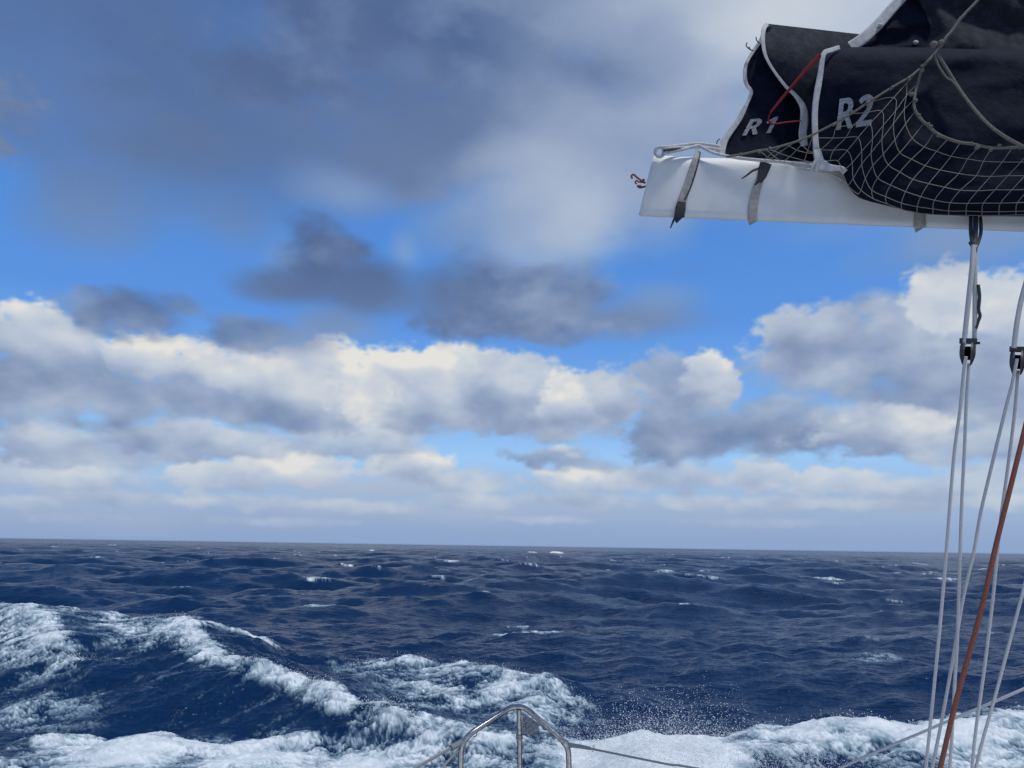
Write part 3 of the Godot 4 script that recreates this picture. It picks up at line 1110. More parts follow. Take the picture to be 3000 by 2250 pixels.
func build_sail() -> void:
	var fold_noise := make_noise(FastNoiseLite.TYPE_SIMPLEX_SMOOTH, 19, 0.006, 3, 0.5)
	var crease := make_noise(FastNoiseLite.TYPE_SIMPLEX_SMOOTH, 29, 0.016, 3, 0.5)
	var t := thing("mainsail", at(1760, 330, 4.3), "dark navy mainsail flaked on top of the white boom, marked R1 and R2", "sail")
	var st := new_st()
	# R1: the outermost leaf, hollow on its after edge
	var left := [[1650, 58, 4.40], [1644, 85, 4.39], [1626, 113, 4.37], [1614, 138, 4.35], [1611, 163, 4.34], [1615, 184, 4.335], [1624, 197, 4.33], [1619, 213, 4.33], [1598, 256, 4.31], [1571, 298, 4.29], [1566, 328, 4.27], [1570, 348, 4.25]]
	var right := [[1668, 58, 4.40], [1680, 110, 4.40], [1690, 150, 4.40], [1712, 180, 4.40], [1738, 205, 4.40], [1752, 240, 4.38], [1756, 280, 4.36], [1760, 318, 4.33], [1765, 368, 4.27]]
	cloth(st, left, right, 22, 30, func(px: float, py: float, s: float, v: float) -> float: return -0.03 * sin(PI * s) + 0.022 * fold_noise.get_noise_2d(px * 1.6, py * 0.7) + 0.02 * sin(v * 9.0 + s * 2.0) * s, 0.03)
	var leaf := put("reef_leaf", st, mats.sail, t)
	st = new_st()
	band(st, [[1655, 50, 4.37], [1645, 84, 4.37], [1625, 114, 4.352], [1612, 138, 4.332], [1609, 163, 4.322], [1613, 184, 4.317], [1623, 197, 4.312], [1618, 214, 4.312], [1597, 256, 4.292], [1567, 300, 4.272], [1556, 330, 4.255]], [5, 9, 8, 7, 9, 8, 7, 12, 13, 14, 20])
	put("edge_tape", st, mats.tape, leaf)
	for w in [[1621, 108, 1612, 99, 1614, 92], [1627, 110, 1620, 106, 1618, 101], [1641, 93, 1635, 88, 1633, 80], [1548, 318, 1549, 306, 1555, 300], [1553, 320, 1556, 310, 1563, 302]]:
		rope("loose_thread", [[w[0], w[1], 4.32], [w[2], w[3], 4.31], [w[4], w[5], 4.31]], 0.003, mats.dark_web, leaf)
	lettering("R1", Vector3(1603, 293, 4.275), Vector3(1621, 258, 4.285), Vector3(1664, 287, 4.29), leaf)
	# the roll that turns over the top of it
	st = new_st()
	left = [[1657, 51, 4.36], [1652, 85, 4.30], [1656, 120, 4.28], [1675, 155, 4.28], [1700, 187, 4.285], [1722, 207, 4.285], [1738, 232, 4.28], [1741, 262, 4.275], [1738, 290, 4.27], [1742, 326, 4.26]]
	right = [[1868, 75, 4.42], [1858, 96, 4.40], [1832, 120, 4.36], [1806, 160, 4.30], [1790, 205, 4.27], [1782, 240, 4.25], [1778, 270, 4.25], [1776, 300, 4.25], [1778, 340, 4.25]]
	cloth(st, left, right, 26, 26, func(px: float, py: float, s: float, v: float) -> float: return -0.07 * sin(PI * s) * (1.0 - v * 0.8) + 0.10 * pow(1.0 - minf(v * 5.0, 1.0), 2.0) + 0.025 * fold_noise.get_noise_2d(px, py * 1.5), 0.10)
	var roll := put("rolled_fold", st, mats.sail_hazed, t)
	st = new_st()
	band(st, [[1658, 51, 4.345], [1650, 62, 4.30], [1648, 88, 4.27], [1654, 121, 4.255], [1673, 155, 4.255], [1698, 187, 4.26], [1719, 207, 4.258], [1735, 232, 4.252], [1737, 262, 4.248], [1734, 290, 4.242], [1738, 315, 4.235]], [10, 9, 8, 6, 6, 7, 9, 14, 18, 18, 16])
	put("edge_tape", st, mats.tape, roll)
	# upper folds behind, rising out of the picture
	st = new_st()
	left = [[2260, -330, 4.62], [2120, -180, 4.57], [2010, -70, 4.52], [1944, 0, 4.50], [1900, 46, 4.47], [1865, 78, 4.45], [1832, 102, 4.42], [1828, 125, 4.40]]
	right = [[2700, -330, 4.55], [2700, -180, 4.52], [2700, -70, 4.5], [2700, 0, 4.45], [2700, 46, 4.42], [2700, 78, 4.40], [2700, 105, 4.38], [2700, 130, 4.36]]
	cloth(st, left, right, 60, 34, func(px: float, py: float, s: float, v: float) -> float: return -0.06 * sin(PI * minf(s * 3.0, 0.5)) + 0.07 * fold_noise.get_noise_2d(px * 0.9 + py * 0.6, py * 1.8) + 0.035 * absf(crease.get_noise_2d(px * 0.6 - py * 0.5, py)), 0.2)
	var upper := put("upper_fold", st, mats.sail, t)
	st = new_st()
	band(st, [[2110, -178, 4.52], [2005, -66, 4.47], [1955, -12, 4.45], [1925, 20, 4.43], [1899, 50, 4.41], [1868, 80, 4.385], [1838, 101, 4.37]], [14, 17, 20, 22, 24])
	put("edge_tape", st, mats.tape, upper)
	st = new_st()
	ball(st, at(1901, 55, 4.39), 0.013)
	put("cringle", st, mats.tape, upper)
	st = new_st()
	ball(st, at(1978, 92, 4.36), 0.014, Vector3(1.2, 0.9, 0.8))
	put("cringle", st, mats.tape, upper)
	st = new_st()
	left = [[2150, -300, 4.5], [2020, -150, 4.45], [1960, -60, 4.42], [1985, 0, 4.40], [2010, 60, 4.36], [1996, 100, 4.30], [1990, 120, 4.27]]
	right = [[2700, -300, 4.44], [2700, -150, 4.40], [2700, -60, 4.36], [2700, 0, 4.34], [2700, 40, 4.32], [2700, 70, 4.28], [2700, 110, 4.26]]
	cloth(st, left, right, 60, 30, func(px: float, py: float, s: float, v: float) -> float: return 0.06 * fold_noise.get_noise_2d(px * 0.8 - py * 0.9 + 300.0, py * 1.6) - 0.05 * sin(PI * v) + 0.05 * smoothstep(0.0, 0.06, 0.06 - s), 0.06)
	put("upper_fold", st, mats.sail_hazed, t)
	# R2: the big bag that hangs over the side of the boom
	st = new_st()
	left = [[1812, 101, 4.24], [1783, 110, 4.175], [1774, 128, 4.16], [1770, 160, 4.155], [1762, 212, 4.15], [1760, 250, 4.15], [1761, 294, 4.15], [1774, 340, 4.15], [1812, 362, 4.15], [1824, 388, 4.15], [1836, 408, 4.15], [1858, 428, 4.15], [1910, 443, 4.15], [1988, 460, 4.15], [2080, 467, 4.15]]
	right = [[2700, 108, 4.2], [2700, 130, 4.15], [2700, 200, 4.15], [2700, 300, 4.15], [2700, 400, 4.15], [2700, 470, 4.15]]
	cloth(st, left, right, 80, 46, func(px: float, py: float, s: float, v: float) -> float: return belly(px, py) + 0.012 - 4.15 + 0.16 * pow(1.0 - minf(v * 12.0, 1.0), 2.0) + 0.020 * fold_noise.get_noise_2d(px * 0.45, py * 1.3) + 0.016 * crease.get_noise_2d(px * 0.3 + py * 0.4, py * 0.8), 0.12)
	var bag := put("reef_bag", st, mats.sail, t)
	st = new_st()
	band(st, [[1814, 102, 4.20], [1796, 108, 4.165], [1779, 117, 4.138], [1772, 160, 4.135], [1763, 212, 4.13], [1760, 250, 4.13], [1761, 294, 4.125], [1764, 336, 4.12]], [9, 11, 12, 14, 13, 13, 13, 14])
	put("edge_tape", st, mats.tape, bag)
	st = new_st()
	band(st, [[1764, 322, 4.115], [1768, 340, 4.11], [1772, 355, 4.11], [1790, 362, 4.11], [1815, 364, 4.115], [1826, 372, 4.12]], [17, 20, 22, 16, 11, 16], 0.015)
	band(st, [[1764, 345, 4.105], [1756, 358, 4.105], [1752, 370, 4.11]], [9, 8, 7], 0.012)
	band(st, [[1768, 350, 4.10], [1764, 362, 4.10], [1763, 371, 4.10]], [8, 7, 6], 0.012)
	put("edge_bundle", st, mats.tape, bag)
	lettering("R2", Vector3(1806, 281, belly(1806, 281) - 0.016), Vector3(1814, 214, belly(1814, 214) - 0.016), Vector3(1882, 270, belly(1882, 270) - 0.012), bag)


func lettering(words: String, base: Vector3, top: Vector3, end: Vector3, parent: Node) -> void:
	# printed number: its lower left, upper left and lower right corner
	var font := SystemFont.new()
	font.font_names = PackedStringArray(["Droid Sans"])
	font.font_weight = 700
	var st := new_st()
	var p0 := at(base.x, base.y, base.z)
	var span := at(end.x, end.y, end.z) - p0
	var glyphs := []
	var total := -0.06
	for k in words.length():
		var glyph := TextMesh.new()
		glyph.font = font
		glyph.text = words[k]
		glyph.font_size = 64
		glyph.pixel_size = 0.01
		glyph.depth = 0.004
		glyphs.append(glyph)
		total += glyph.get_aabb().size.x + 0.06
	var x := 0.0
	for glyph in glyphs:
		var box: AABB = glyph.get_aabb()
		var ey := (at(top.x, top.y, top.z) - p0) / box.size.y
		var ex := span / total
		var place := Transform3D(Basis(ex, ey, ex.cross(ey).normalized()), p0 + ex * x - origin)
		st.append_from(glyph, 0, place * Transform3D(Basis.IDENTITY, -Vector3(box.position.x, box.position.y, 0.0)))
		x += box.size.x + 0.06
	put("lettering", st, mats.print, parent)


# ------------------------------------------------------------------ net and lines round the sail
func zoomed(x: float, y: float) -> Vector2:   # from the enlargement in which the net was measured
	return Vector2((2400.0 + x / 2.37) * 0.73733, y / 2.37 * 0.73733)


func net_line(pts: Array, ahead := 0.0) -> Array:
	var out := []
	for p in pts:
		var q := zoomed(p[0], p[1])
		out.append([q.x, q.y, belly(q.x, q.y) - 0.034 - ahead])
	return out


func build_net() -> void:
	var t := thing("sail_net", at(1990, 145, 4.05), "pale cord net with roped edges holding the dark sail to the boom", "net")
	# the edge ropes, with the ties that bind them
	var upper := [[1570, 338, 4.16], [1600, 334, 4.15], [1640, 325, 4.14], [1663, 322, 4.13], [1700, 312, 4.12], [1725, 304, 4.11], [1758, 290, 4.10]] + net_line([[0, 912], [120, 850], [230, 785], [335, 715], [500, 610], [620, 540], [715, 465]], 0.01)
	rope("edge_rope", upper, 0.0062, mats.net_rope, t)
	var lower := net_line([[715, 462], [690, 560], [665, 650], [660, 750], [700, 820], [750, 870], [830, 935], [960, 985], [1060, 1000], [1130, 1015], [1230, 1028], [1400, 1024], [1600, 1030], [1900, 1026], [2300, 1024], [2800, 1020], [3330, 1016]], 0.012)
	rope("edge_rope", lower, 0.0078, mats.net_rope, t)
	var r := RandomNumberGenerator.new()
	r.seed = 5
	for k in [[715, 462], [712, 490], [640, 655], [668, 700], [690, 800], [755, 862], [770, 880], [830, 940], [1060, 1000], [1095, 1025], [1190, 1040], [1250, 1010], [335, 715], [225, 780], [100, 865], [620, 545], [505, 608], [1400, 1024]]:
		var q := zoomed(k[0], k[1])
		var d := belly(q.x, q.y) - 0.050
		var ties := new_st()
		ball(ties, at(q.x, q.y, d), r.randf_range(0.010, 0.014), Vector3(1.0, 0.8, 1.0))
		tube(ties, traced([[q.x, q.y, d], [q.x + r.randf_range(-5, 5), q.y + r.randf_range(-7, 7), d - 0.01]], 2), 0.003, 6)
		put("tie", ties, mats.net_rope, t)
	for k in [[1663, 321], [1640, 327], [1727, 304], [1600, 334]]:
		var ties := new_st()
		ball(ties, at(k[0], k[1], 4.12), 0.010)
		put("tie", ties, mats.net_rope, t)
	# cords of the net, crossing
	var grid := [
		[[690, 490], [610, 575], [520, 675], [435, 770], [350, 860], [270, 955], [195, 1045], [130, 1118]],
		[[680, 580], [605, 665], [530, 770], [445, 870], [370, 965], [295, 1050], [230, 1130], [160, 1190]],
		[[660, 690], [590, 760], [515, 860], [435, 965], [360, 1060], [295, 1140], [235, 1240], [200, 1290]],
		[[660, 780], [600, 860], [525, 970], [445, 1070], [372, 1150], [320, 1240], [290, 1320], [270, 1350]],
		[[715, 870], [645, 960], [560, 1060], [480, 1145], [405, 1235], [365, 1320], [375, 1380]],
		[[790, 930], [730, 1020], [640, 1105], [560, 1195], [495, 1285], [460, 1365], [470, 1415]],
		[[890, 970], [815, 1050], [735, 1150], [650, 1245], [600, 1330], [570, 1410], [575, 1455]],
		[[980, 990], [915, 1085], [840, 1180], [760, 1275], [705, 1365], [680, 1435], [680, 1482]],
		[[1095, 1035], [1030, 1103], [970, 1205], [870, 1300], [800, 1390], [790, 1450], [790, 1490]],
		[[1190, 1040], [1140, 1120], [1090, 1220], [980, 1320], [910, 1408], [900, 1465], [900, 1494]],
		[[1335, 1035], [1270, 1125], [1190, 1225], [1100, 1325], [1030, 1412], [1020, 1465], [1020, 1496]],
		[[1470, 1035], [1400, 1125], [1310, 1220], [1220, 1318], [1140, 1410], [1130, 1470], [1130, 1496]],
	]
	for k in 16:
		var more := []
		for p in grid[11]:
			more.append([p[0] + 118 * (k + 1), p[1] - 3 * k])
		grid.append(more)
	for column in grid:
		rope("cord", net_line(column), 0.0016, mats.net, t, 3)
	var heads := [[], [], [[350, 710]], [[230, 790], [335, 780]], [[120, 880], [235, 870]], [[0, 957], [95, 958], [185, 955]], [[10, 1040], [100, 1042]], [[20, 1115], [75, 1116]]]
	for row in range(1, 8):
		var line: Array = heads[row].duplicate()
		for column in grid:
			if row < column.size():
				line.append(column[row])
		rope("cord", net_line(line), 0.0016, mats.net, t, 3)
	for k in [[[335, 715], [335, 780], [235, 870], [185, 955], [100, 1042], [75, 1116]], [[230, 785], [120, 880], [95, 958], [10, 1040]], [[420, 660], [350, 710], [335, 780]]]:
		rope("cord", net_line(k), 0.0016, mats.net, t, 3)
	# the slack corner over the boom
	for k in [[1654, 322, 1690, 350, 1722, 354], [1663, 323, 1705, 338, 1765, 354], [1700, 312, 1726, 326, 1768, 334], [1725, 305, 1745, 325, 1764, 332], [1641, 326, 1668, 345, 1700, 352], [1745, 297, 1715, 330, 1690, 351], [1716, 308, 1690, 325, 1662, 346], [1756, 292, 1748, 316, 1735, 352], [1686, 316, 1668, 330, 1650, 346]]:
		rope("cord", [[k[0], k[1], 4.12], [k[2], k[3], 4.13], [k[4], k[5], 4.17]], 0.0016, mats.net, t, 4)
	# lines that hold it up
	var jack := new_st()
	origin = at(2010, 110, 4.0)
	var o := thing("lazy_jack_line", origin, "worn beige line rising from the top of the net past the sail", "rope")
	tube(jack, traced(net_line([[715, 465], [815, 360], [850, 310], [1000, 110], [1110, -10], [1300, -260], [1600, -640]], 0.03)), 0.0075)
	tube(jack, traced(net_line([[840, 330], [880, 262], [930, 205], [985, 118]], 0.045)), 0.008)
	ball(jack, at(2017, 96, 3.98), 0.022, Vector3(1.0, 0.8, 0.8))
	ball(jack, at(2033, 92, 3.98), 0.015)
	put("rope", jack, mats.net_rope, o)
	o = thing("lazy_jack_line", origin, "doubled beige line slanting down across the dark sail to the right", "rope")
	rope("rope", net_line([[812, 365], [880, 470], [960, 600], [1030, 700], [1150, 840], [1260, 930], [1380, 1000], [1600, 1110], [2100, 1300]], 0.03), 0.0085, mats.net_rope, o)
	rope("rope", net_line([[800, 375], [825, 450], [880, 535], [930, 570], [1020, 690], [1120, 815], [1220, 908]], 0.04), 0.0055, mats.net_rope, o)


func build_reef_lines() -> void:
	var t := thing("reef_lashing", at(1771, 120, 4.1), "thin red lashing stretched from the R2 edge tape down to the R1 mark", "rope")
	var st := new_st()
	tube(st, traced([[1771, 119, 4.13], [1740, 152, 4.15], [1708, 190, 4.18], [1684, 218, 4.20], [1666, 241, 4.215]]), 0.0115, 8, 0.006)
	tube(st, traced([[1769, 124, 4.12], [1745, 150, 4.14], [1712, 184, 4.165], [1688, 216, 4.185], [1664, 244, 4.205]]), 0.006, 8, 0.004)
	put("lashing", st, mats.red, t)
	st = new_st()
	tube(st, traced([[1666, 241, 4.21], [1662, 249, 4.22], [1660, 259, 4.22], [1665, 267, 4.22], [1672, 268, 4.22], [1700, 264, 4.225], [1730, 261, 4.23]]), 0.0042)
	put("tail", st, mats.red, t)
	# line and ring at the after end of the boom, to the corner of the sail
	t = thing("outhaul_line", at(1424, 328, 4.18), "white line through a ring on the boom end, leading to the sail corner", "rope")
	st = new_st()
	var ring := []
	for k in 13:
		ring.append([1425 + 9.0 * cos(TAU * k / 12.0), 328 + 10.5 * sin(TAU * k / 12.0), 4.185])
	tube(st, traced(ring, 3), 0.010)
	put("ring", st, mats.tape, t)
	st = new_st()
	tube(st, traced([[1427, 318, 4.18], [1445, 317, 4.19], [1480, 313, 4.24], [1510, 311, 4.26], [1545, 315, 4.26], [1556, 318, 4.26]]), 0.010)
	tube(st, traced([[1432, 322, 4.18], [1455, 320, 4.19], [1500, 318, 4.22], [1530, 320, 4.24], [1556, 324, 4.25]]), 0.009)
	tube(st, traced([[1434, 332, 4.175], [1450, 328, 4.18], [1475, 323, 4.19], [1507, 315, 4.22], [1522, 321, 4.2], [1542, 331, 4.19], [1580, 339, 4.185], [1618, 344, 4.18], [1702, 351, 4.17], [1745, 356, 4.165], [1775, 360, 4.16]]), 0.009)
	put("rope", st, mats.tape, t)
	st = new_st()
	tube(st, traced([[1433, 325, 4.17], [1447, 323, 4.17], [1470, 321, 4.185]]), 0.006)
	put("shackle", st, mats.strop, t)
	st = new_st()
	tube(st, traced([[1702, 352, 4.165], [1720, 358, 4.165], [1745, 366, 4.16], [1775, 370, 4.155], [1800, 378, 4.15], [1818, 388, 4.15]]), 0.006)
	put("rope", st, mats.web, t)


# ------------------------------------------------------------------ mainsheet
func block_at(px: float, py: float, depth: float, tall: float, label: String) -> void:
	# a sheave between two cheek plates under a strap
	var t := thing("tackle_block", at(px, py, depth), label, "pulley", "mainsheet tackle blocks")
	var down := (at(px - 3.0, py + 50.0, depth) - at(px, py, depth)).normalized()
	var out := (EYE - at(px, py, depth)).normalized()
	var side := down.cross(out).normalized()
	out = side.cross(down)
	for cheek: float in [-1.0, 1.0]:
		var st := new_st()
		var n := 24
		var rings := []
		for layer in 5:   # a plate that swells outwards like a lens
			var f: float = [1.0, 1.0, 0.86, 0.55, 0.0][layer]
			var off: float = [0.013, 0.021, 0.030, 0.035, 0.036][layer]
			var ring := []
			for k in n:
				var a := TAU * k / n
				var y := sin(a)
				ring.append(down * y * tall * 0.5 * f + out * cos(a) * tall * (0.30 - 0.06 * y) * f + side * cheek * (off - (0.009 * y * y * y if y > 0.0 and layer > 0 else 0.0)))
			rings.append(ring)
		for layer in 4:
			for k in n:
				var k2 := (k + 1) % n
				var quad := [rings[layer][k], rings[layer][k2], rings[layer + 1][k2], rings[layer + 1][k]]
				var nn := []
				for v in quad:
					var flat: Vector3 = v - side * v.dot(side)
					nn.append((flat.normalized() * (1.0 if layer < 1 else 0.7) + side * cheek * (0.1 if layer < 1 else 1.0)).normalized())
				face(st, quad[0], quad[1], quad[2], nn[0], nn[1], nn[2])
				face(st, quad[0], quad[2], quad[3], nn[0], nn[2], nn[3])
		for k in n:
			face(st, side * cheek * 0.013, rings[0][k], rings[0][(k + 1) % n], -side * cheek, -side * cheek, -side * cheek)
		put("cheek_plate", st, mats.black, t)
	var st := new_st()
	var wheel := CylinderMesh.new()
	wheel.top_radius = tall * 0.26
	wheel.bottom_radius = tall * 0.26
	wheel.height = 0.026
	wheel.radial_segments = 20
	st.append_from(wheel, 0, Transform3D(Basis(out, side, -down), Vector3.ZERO))
	put("sheave", st, mats.strop, t)
	st = new_st()
	var bar := BoxMesh.new()
	bar.size = Vector3(0.078, 0.024, 0.05)
	st.append_from(bar, 0, Transform3D(Basis(side, down, out), -down * tall * 0.47))
	var pin := CylinderMesh.new()
	pin.top_radius = 0.006
	pin.bottom_radius = 0.006
	pin.height = 0.088
	st.append_from(pin, 0, Transform3D(Basis(out, side, -down), -down * tall * 0.40 - side * 0.008))
	put("head_strap", st, mats.black, t)


func build_mainsheet() -> void:
	var t := thing("boom_strop", at(2103, 470, 4.15), "dark strop looped under the boom above the left tackle block", "rope")
	rope("leg", [[2095, 440, 4.17], [2097, 468, 4.16], [2097, 500, 4.05], [2101, 528, 3.96]], 0.0095, mats.strop, t)
	rope("leg", [[2108, 440, 4.17], [2108, 468, 4.15], [2107, 500, 4.03], [2105, 532, 3.95]], 0.0125, mats.strop, t)
	rope("leg", [[2118, 470, 4.16], [2119, 500, 4.04], [2114, 522, 3.97], [2107, 536, 3.95]], 0.0085, mats.strop, t)
	var st := new_st()
	tube(st, traced([[2100, 522, 3.95], [2104, 532, 3.94], [2105, 545, 3.93]]), 0.019, 10, 0.013)
	put("seizing", st, mats.strop, t)
	# left tackle
	t = thing("mainsheet", at(2085, 1100, 3.9), "pair of grey white ropes through the left block beneath the boom", "rope", "mainsheet falls")
	rope("rope_fall", [[2103, 530, 3.93], [2100, 575, 3.91], [2092, 650, 3.90], [2082, 745, 3.895]], 0.0125, mats.rope, t)
	rope("rope_fall", [[2106, 530, 3.935], [2106, 600, 3.92], [2106, 680, 3.91], [2105, 745, 3.905]], 0.0115, mats.rope, t)
	rope("rope_splice", [[2113, 615, 3.905], [2116, 640, 3.90], [2114, 668, 3.9], [2117, 682, 3.898], [2113, 694, 3.9], [2108, 710, 3.9]], 0.008, mats.strop, t)
	rope("rope_fall", [[2087, 770, 3.86], [2082, 800, 3.87], [2074, 884, 3.88], [2061, 983, 3.89], [2049, 1130, 3.89], [2036, 1290, 3.9], [2020, 1460, 3.9], [2000, 1659, 3.9], [1992, 1735, 3.9], [1980, 1850, 3.9]], 0.0081, mats.rope, t)
	rope("rope_fall", [[2093, 785, 3.93], [2092, 800, 3.93], [2087, 884, 3.93], [2083, 980, 3.93], [2077, 1100, 3.94], [2071, 1290, 3.94], [2067, 1400, 3.94], [2062, 1480, 3.95], [2056, 1600, 3.95], [2052, 1659, 3.95], [2043, 1850, 3.95]], 0.0081, mats.rope, t)
	block_at(2090, 763, 3.9, 0.132, "black pulley block hanging by two grey ropes directly under the boom")
	# right tackle
	t = thing("mainsheet", at(2150, 1100, 4.0), "ropes through the right-hand block, crossing behind the red brown line", "rope", "mainsheet falls")
	rope("rope_fall", [[2300, 330, 4.1], [2245, 520, 4.05], [2212, 625, 4.02], [2198, 690, 4.0], [2190, 752, 3.99]], 0.0125, mats.rope, t)
	rope("rope_fall", [[2197, 775, 3.96], [2186, 830, 3.96], [2172, 884, 3.965], [2143, 1003, 3.97], [2119, 1105, 3.98], [2103, 1195, 3.98], [2081, 1290, 3.98], [2059, 1420, 3.98], [2036, 1547, 3.98], [2014, 1659, 3.98], [2000, 1735, 3.98], [1982, 1850, 3.98]], 0.0081, mats.rope, t)
	rope("rope_fall", [[2199, 800, 4.02], [2192, 890, 4.02], [2176, 1019, 4.02], [2161, 1129, 4.02], [2145, 1290, 4.02], [2126, 1446, 4.02], [2108, 1577, 4.02], [2100, 1659, 4.02], [2086, 1850, 4.02]], 0.0081, mats.rope, t)
	rope("rope_fall", [[2428, 512, 4.15], [2330, 830, 4.08], [2260, 1085, 4.05], [2212, 1269, 4.05], [2180, 1390, 4.05], [2148, 1510, 4.05], [2124, 1595, 4.05], [2108, 1659, 4.05], [2062, 1850, 4.05]], 0.0081, mats.rope, t)
	block_at(2198, 782, 4.0, 0.142, "black pulley block at the right edge, lower than the other block")
	t = thing("control_line", at(2100, 1400, 3.75), "red brown rope slanting down in front of the white mainsheet ropes", "rope")
	rope("rope", [[2345, 385, 4.12], [2318, 505, 3.95], [2212, 934, 3.84], [2183, 1051, 3.82], [2152, 1175, 3.81], [2126, 1291, 3.8], [2100, 1390, 3.8], [2063, 1523, 3.8], [2031, 1659, 3.8], [2010, 1745, 3.8], [1984, 1850, 3.8]], 0.0122, mats.rust, t)
	t = thing("guard_line", at(2066, 1550, 4.4), "thin pale line sloping down to the left behind the mainsheet ropes", "rope")
	rope("line", [[3300, 1020, 3.2], [2900, 1192, 3.5], [2500, 1363, 3.9], [2212, 1488, 4.2], [2140, 1519, 4.3], [2066, 1550, 4.4], [1999, 1579, 4.45], [1897, 1622, 4.6], [1815, 1659, 4.7], [1690, 1715, 4.8]], 0.0078, mats.rope, t)


# ------------------------------------------------------------------ stern rail
func build_rail() -> void:
	var t := thing("stern_rail", at(1121, 1700, 4.7), "bent stainless steel rail with a peaked top, centre post and small plate", "railing")
	var st := new_st()
	tube(st, traced([[991, 1800, 4.55], [995, 1659, 4.55], [997, 1614, 4.55], [1004, 1599, 4.56], [1019, 1583, 4.58], [1055, 1559, 4.65], [1084, 1540, 4.71], [1098, 1531, 4.73], [1112, 1527, 4.74], [1127, 1527.5, 4.75], [1142, 1535, 4.75], [1155, 1546, 4.74], [1180, 1568, 4.7], [1210, 1595, 4.66], [1221, 1606, 4.65], [1227, 1621, 4.64], [1229, 1659, 4.64], [1231, 1800, 4.64]], 8), 0.0165, 14)
	put("top_tube", st, mats.steel, t)
	st = new_st()
	tube(st, traced([[1121, 1532, 4.745], [1122, 1590, 4.74], [1123, 1659, 4.73], [1125, 1800, 4.72]]), 0.0155, 12)
	put("post", st, mats.steel, t)
	st = new_st()
	tube(st, traced([[1122, 1586, 4.74], [1122, 1596, 4.74]], 2), 0.021, 12)
	put("clamp", st, mats.steel_dull, t)
	for c in [[1131, 1560], [1133, 1572]]:
		st = new_st()
		ball(st, at(c[0], c[1], 4.72), 0.008)
		put("bolt", st, mats.steel_dull, t)
	st = new_st()
	tube(st, traced([[1213, 1595, 4.65], [1214, 1606, 4.65], [1222, 1612, 4.64]]), 0.006)
	put("eye_fitting", st, mats.steel_dull, t)
	st = new_st()
	tube(st, traced([[1022, 1592, 4.58], [1028, 1590, 4.58], [1030, 1584, 4.59]]), 0.004)
	put("eye_fitting", st, mats.steel_dull, t)
	st = new_st()
	tube(st, traced([[1219, 1602, 4.65], [1226, 1612, 4.645]], 2), 0.0205, 12)
	put("sleeve", st, mats.steel, t)
	st = new_st()
	tube(st, traced([[1003, 1601, 4.56], [996, 1611, 4.55]], 2), 0.0195, 12)
	put("sleeve", st, mats.steel, t)
	# the plate, rounded at the corners, hung from the tube beside the post
	st = new_st()
	var rim := []
	var corners := [[1128, 1539], [1164, 1562], [1162, 1591], [1128, 1584]]
	for c in 4:
		var p := Vector2(corners[c][0], corners[c][1])
		var q := Vector2(corners[(c + 3) % 4][0], corners[(c + 3) % 4][1])
		var s := Vector2(corners[(c + 1) % 4][0], corners[(c + 1) % 4][1])
		var p0 := p.move_toward(q, 5.0)
		var p1 := p.move_toward(s, 5.0)
		for k in 5:
			rim.append(p0.lerp(p, k / 4.0).lerp(p.lerp(p1, k / 4.0), k / 4.0))
	for layer in 2:
		var d := 4.735 + layer * 0.012
		for k in rim.size():
			var a: Vector2 = rim[k]
			var b: Vector2 = rim[(k + 1) % rim.size()]
			var c0 := at(1146, 1568, d) - origin
			var pa := at(a.x, a.y, d) - origin
			var pb := at(b.x, b.y, d) - origin
			var nn := (EYE - origin).normalized() * (1.0 if layer == 0 else -1.0)
			face(st, c0, pa, pb, nn, nn, nn)
			if layer == 0:
				var qa := at(a.x, a.y, d + 0.012) - origin
				var qb := at(b.x, b.y, d + 0.012) - origin
				var rim_n := ((pa + pb) / 2.0 - c0).normalized()
				face(st, pa, pb, qb, rim_n, rim_n, rim_n)
				face(st, pa, qb, qa, rim_n, rim_n, rim_n)
	var plate := put("plate", st, mats.steel_dull, t)
	for c in [[1143, 1573], [1146, 1582], [1140, 1562]]:
		st = new_st()
		ball(st, at(c[0], c[1], 4.733), 0.006, Vector3(1, 1, 0.5))
		put("bolt", st, mats.steel, plate)
	# lifelines
	t = thing("lifeline", at(990, 1606, 4.55), "upper dark lifeline running down left from the steel rail, with a thick end fitting", "lifeline", "lifelines")
	rope("wire", [[997, 1604, 4.56], [976, 1615, 4.5], [896, 1659, 4.25], [640, 1800, 3.6]], 0.0085, mats.wire, t)
	st = new_st()
	tube(st, traced([[998, 1603, 4.56], [974, 1616, 4.49]], 3), 0.0175, 10)
	put("fitting", st, mats.wire, t)
	t = thing("lifeline", at(989, 1622, 4.55), "lower dark lifeline dropping steeply left from under the upper one", "lifeline", "lifelines")
	rope("wire", [[993, 1618, 4.55], [975, 1637, 4.45], [955, 1659, 4.35], [840, 1785, 3.9]], 0.0072, mats.wire, t)
	t = thing("lifeline", at(1230, 1610, 4.64), "grey lifeline leading right from the steel rail across the white spray", "lifeline", "lifelines")
	rope("wire", [[1228, 1609, 4.64], [1275, 1617, 4.6], [1438, 1650, 4.4], [1500, 1659, 4.35], [1900, 1735, 4.0]], 0.0062, mats.wire, t)
	st = new_st()
	tube(st, traced([[1228, 1609, 4.64], [1256, 1613, 4.62], [1276, 1617, 4.6]], 3), 0.0135, 10, 0.009)
	put("fitting", st, mats.wire, t)


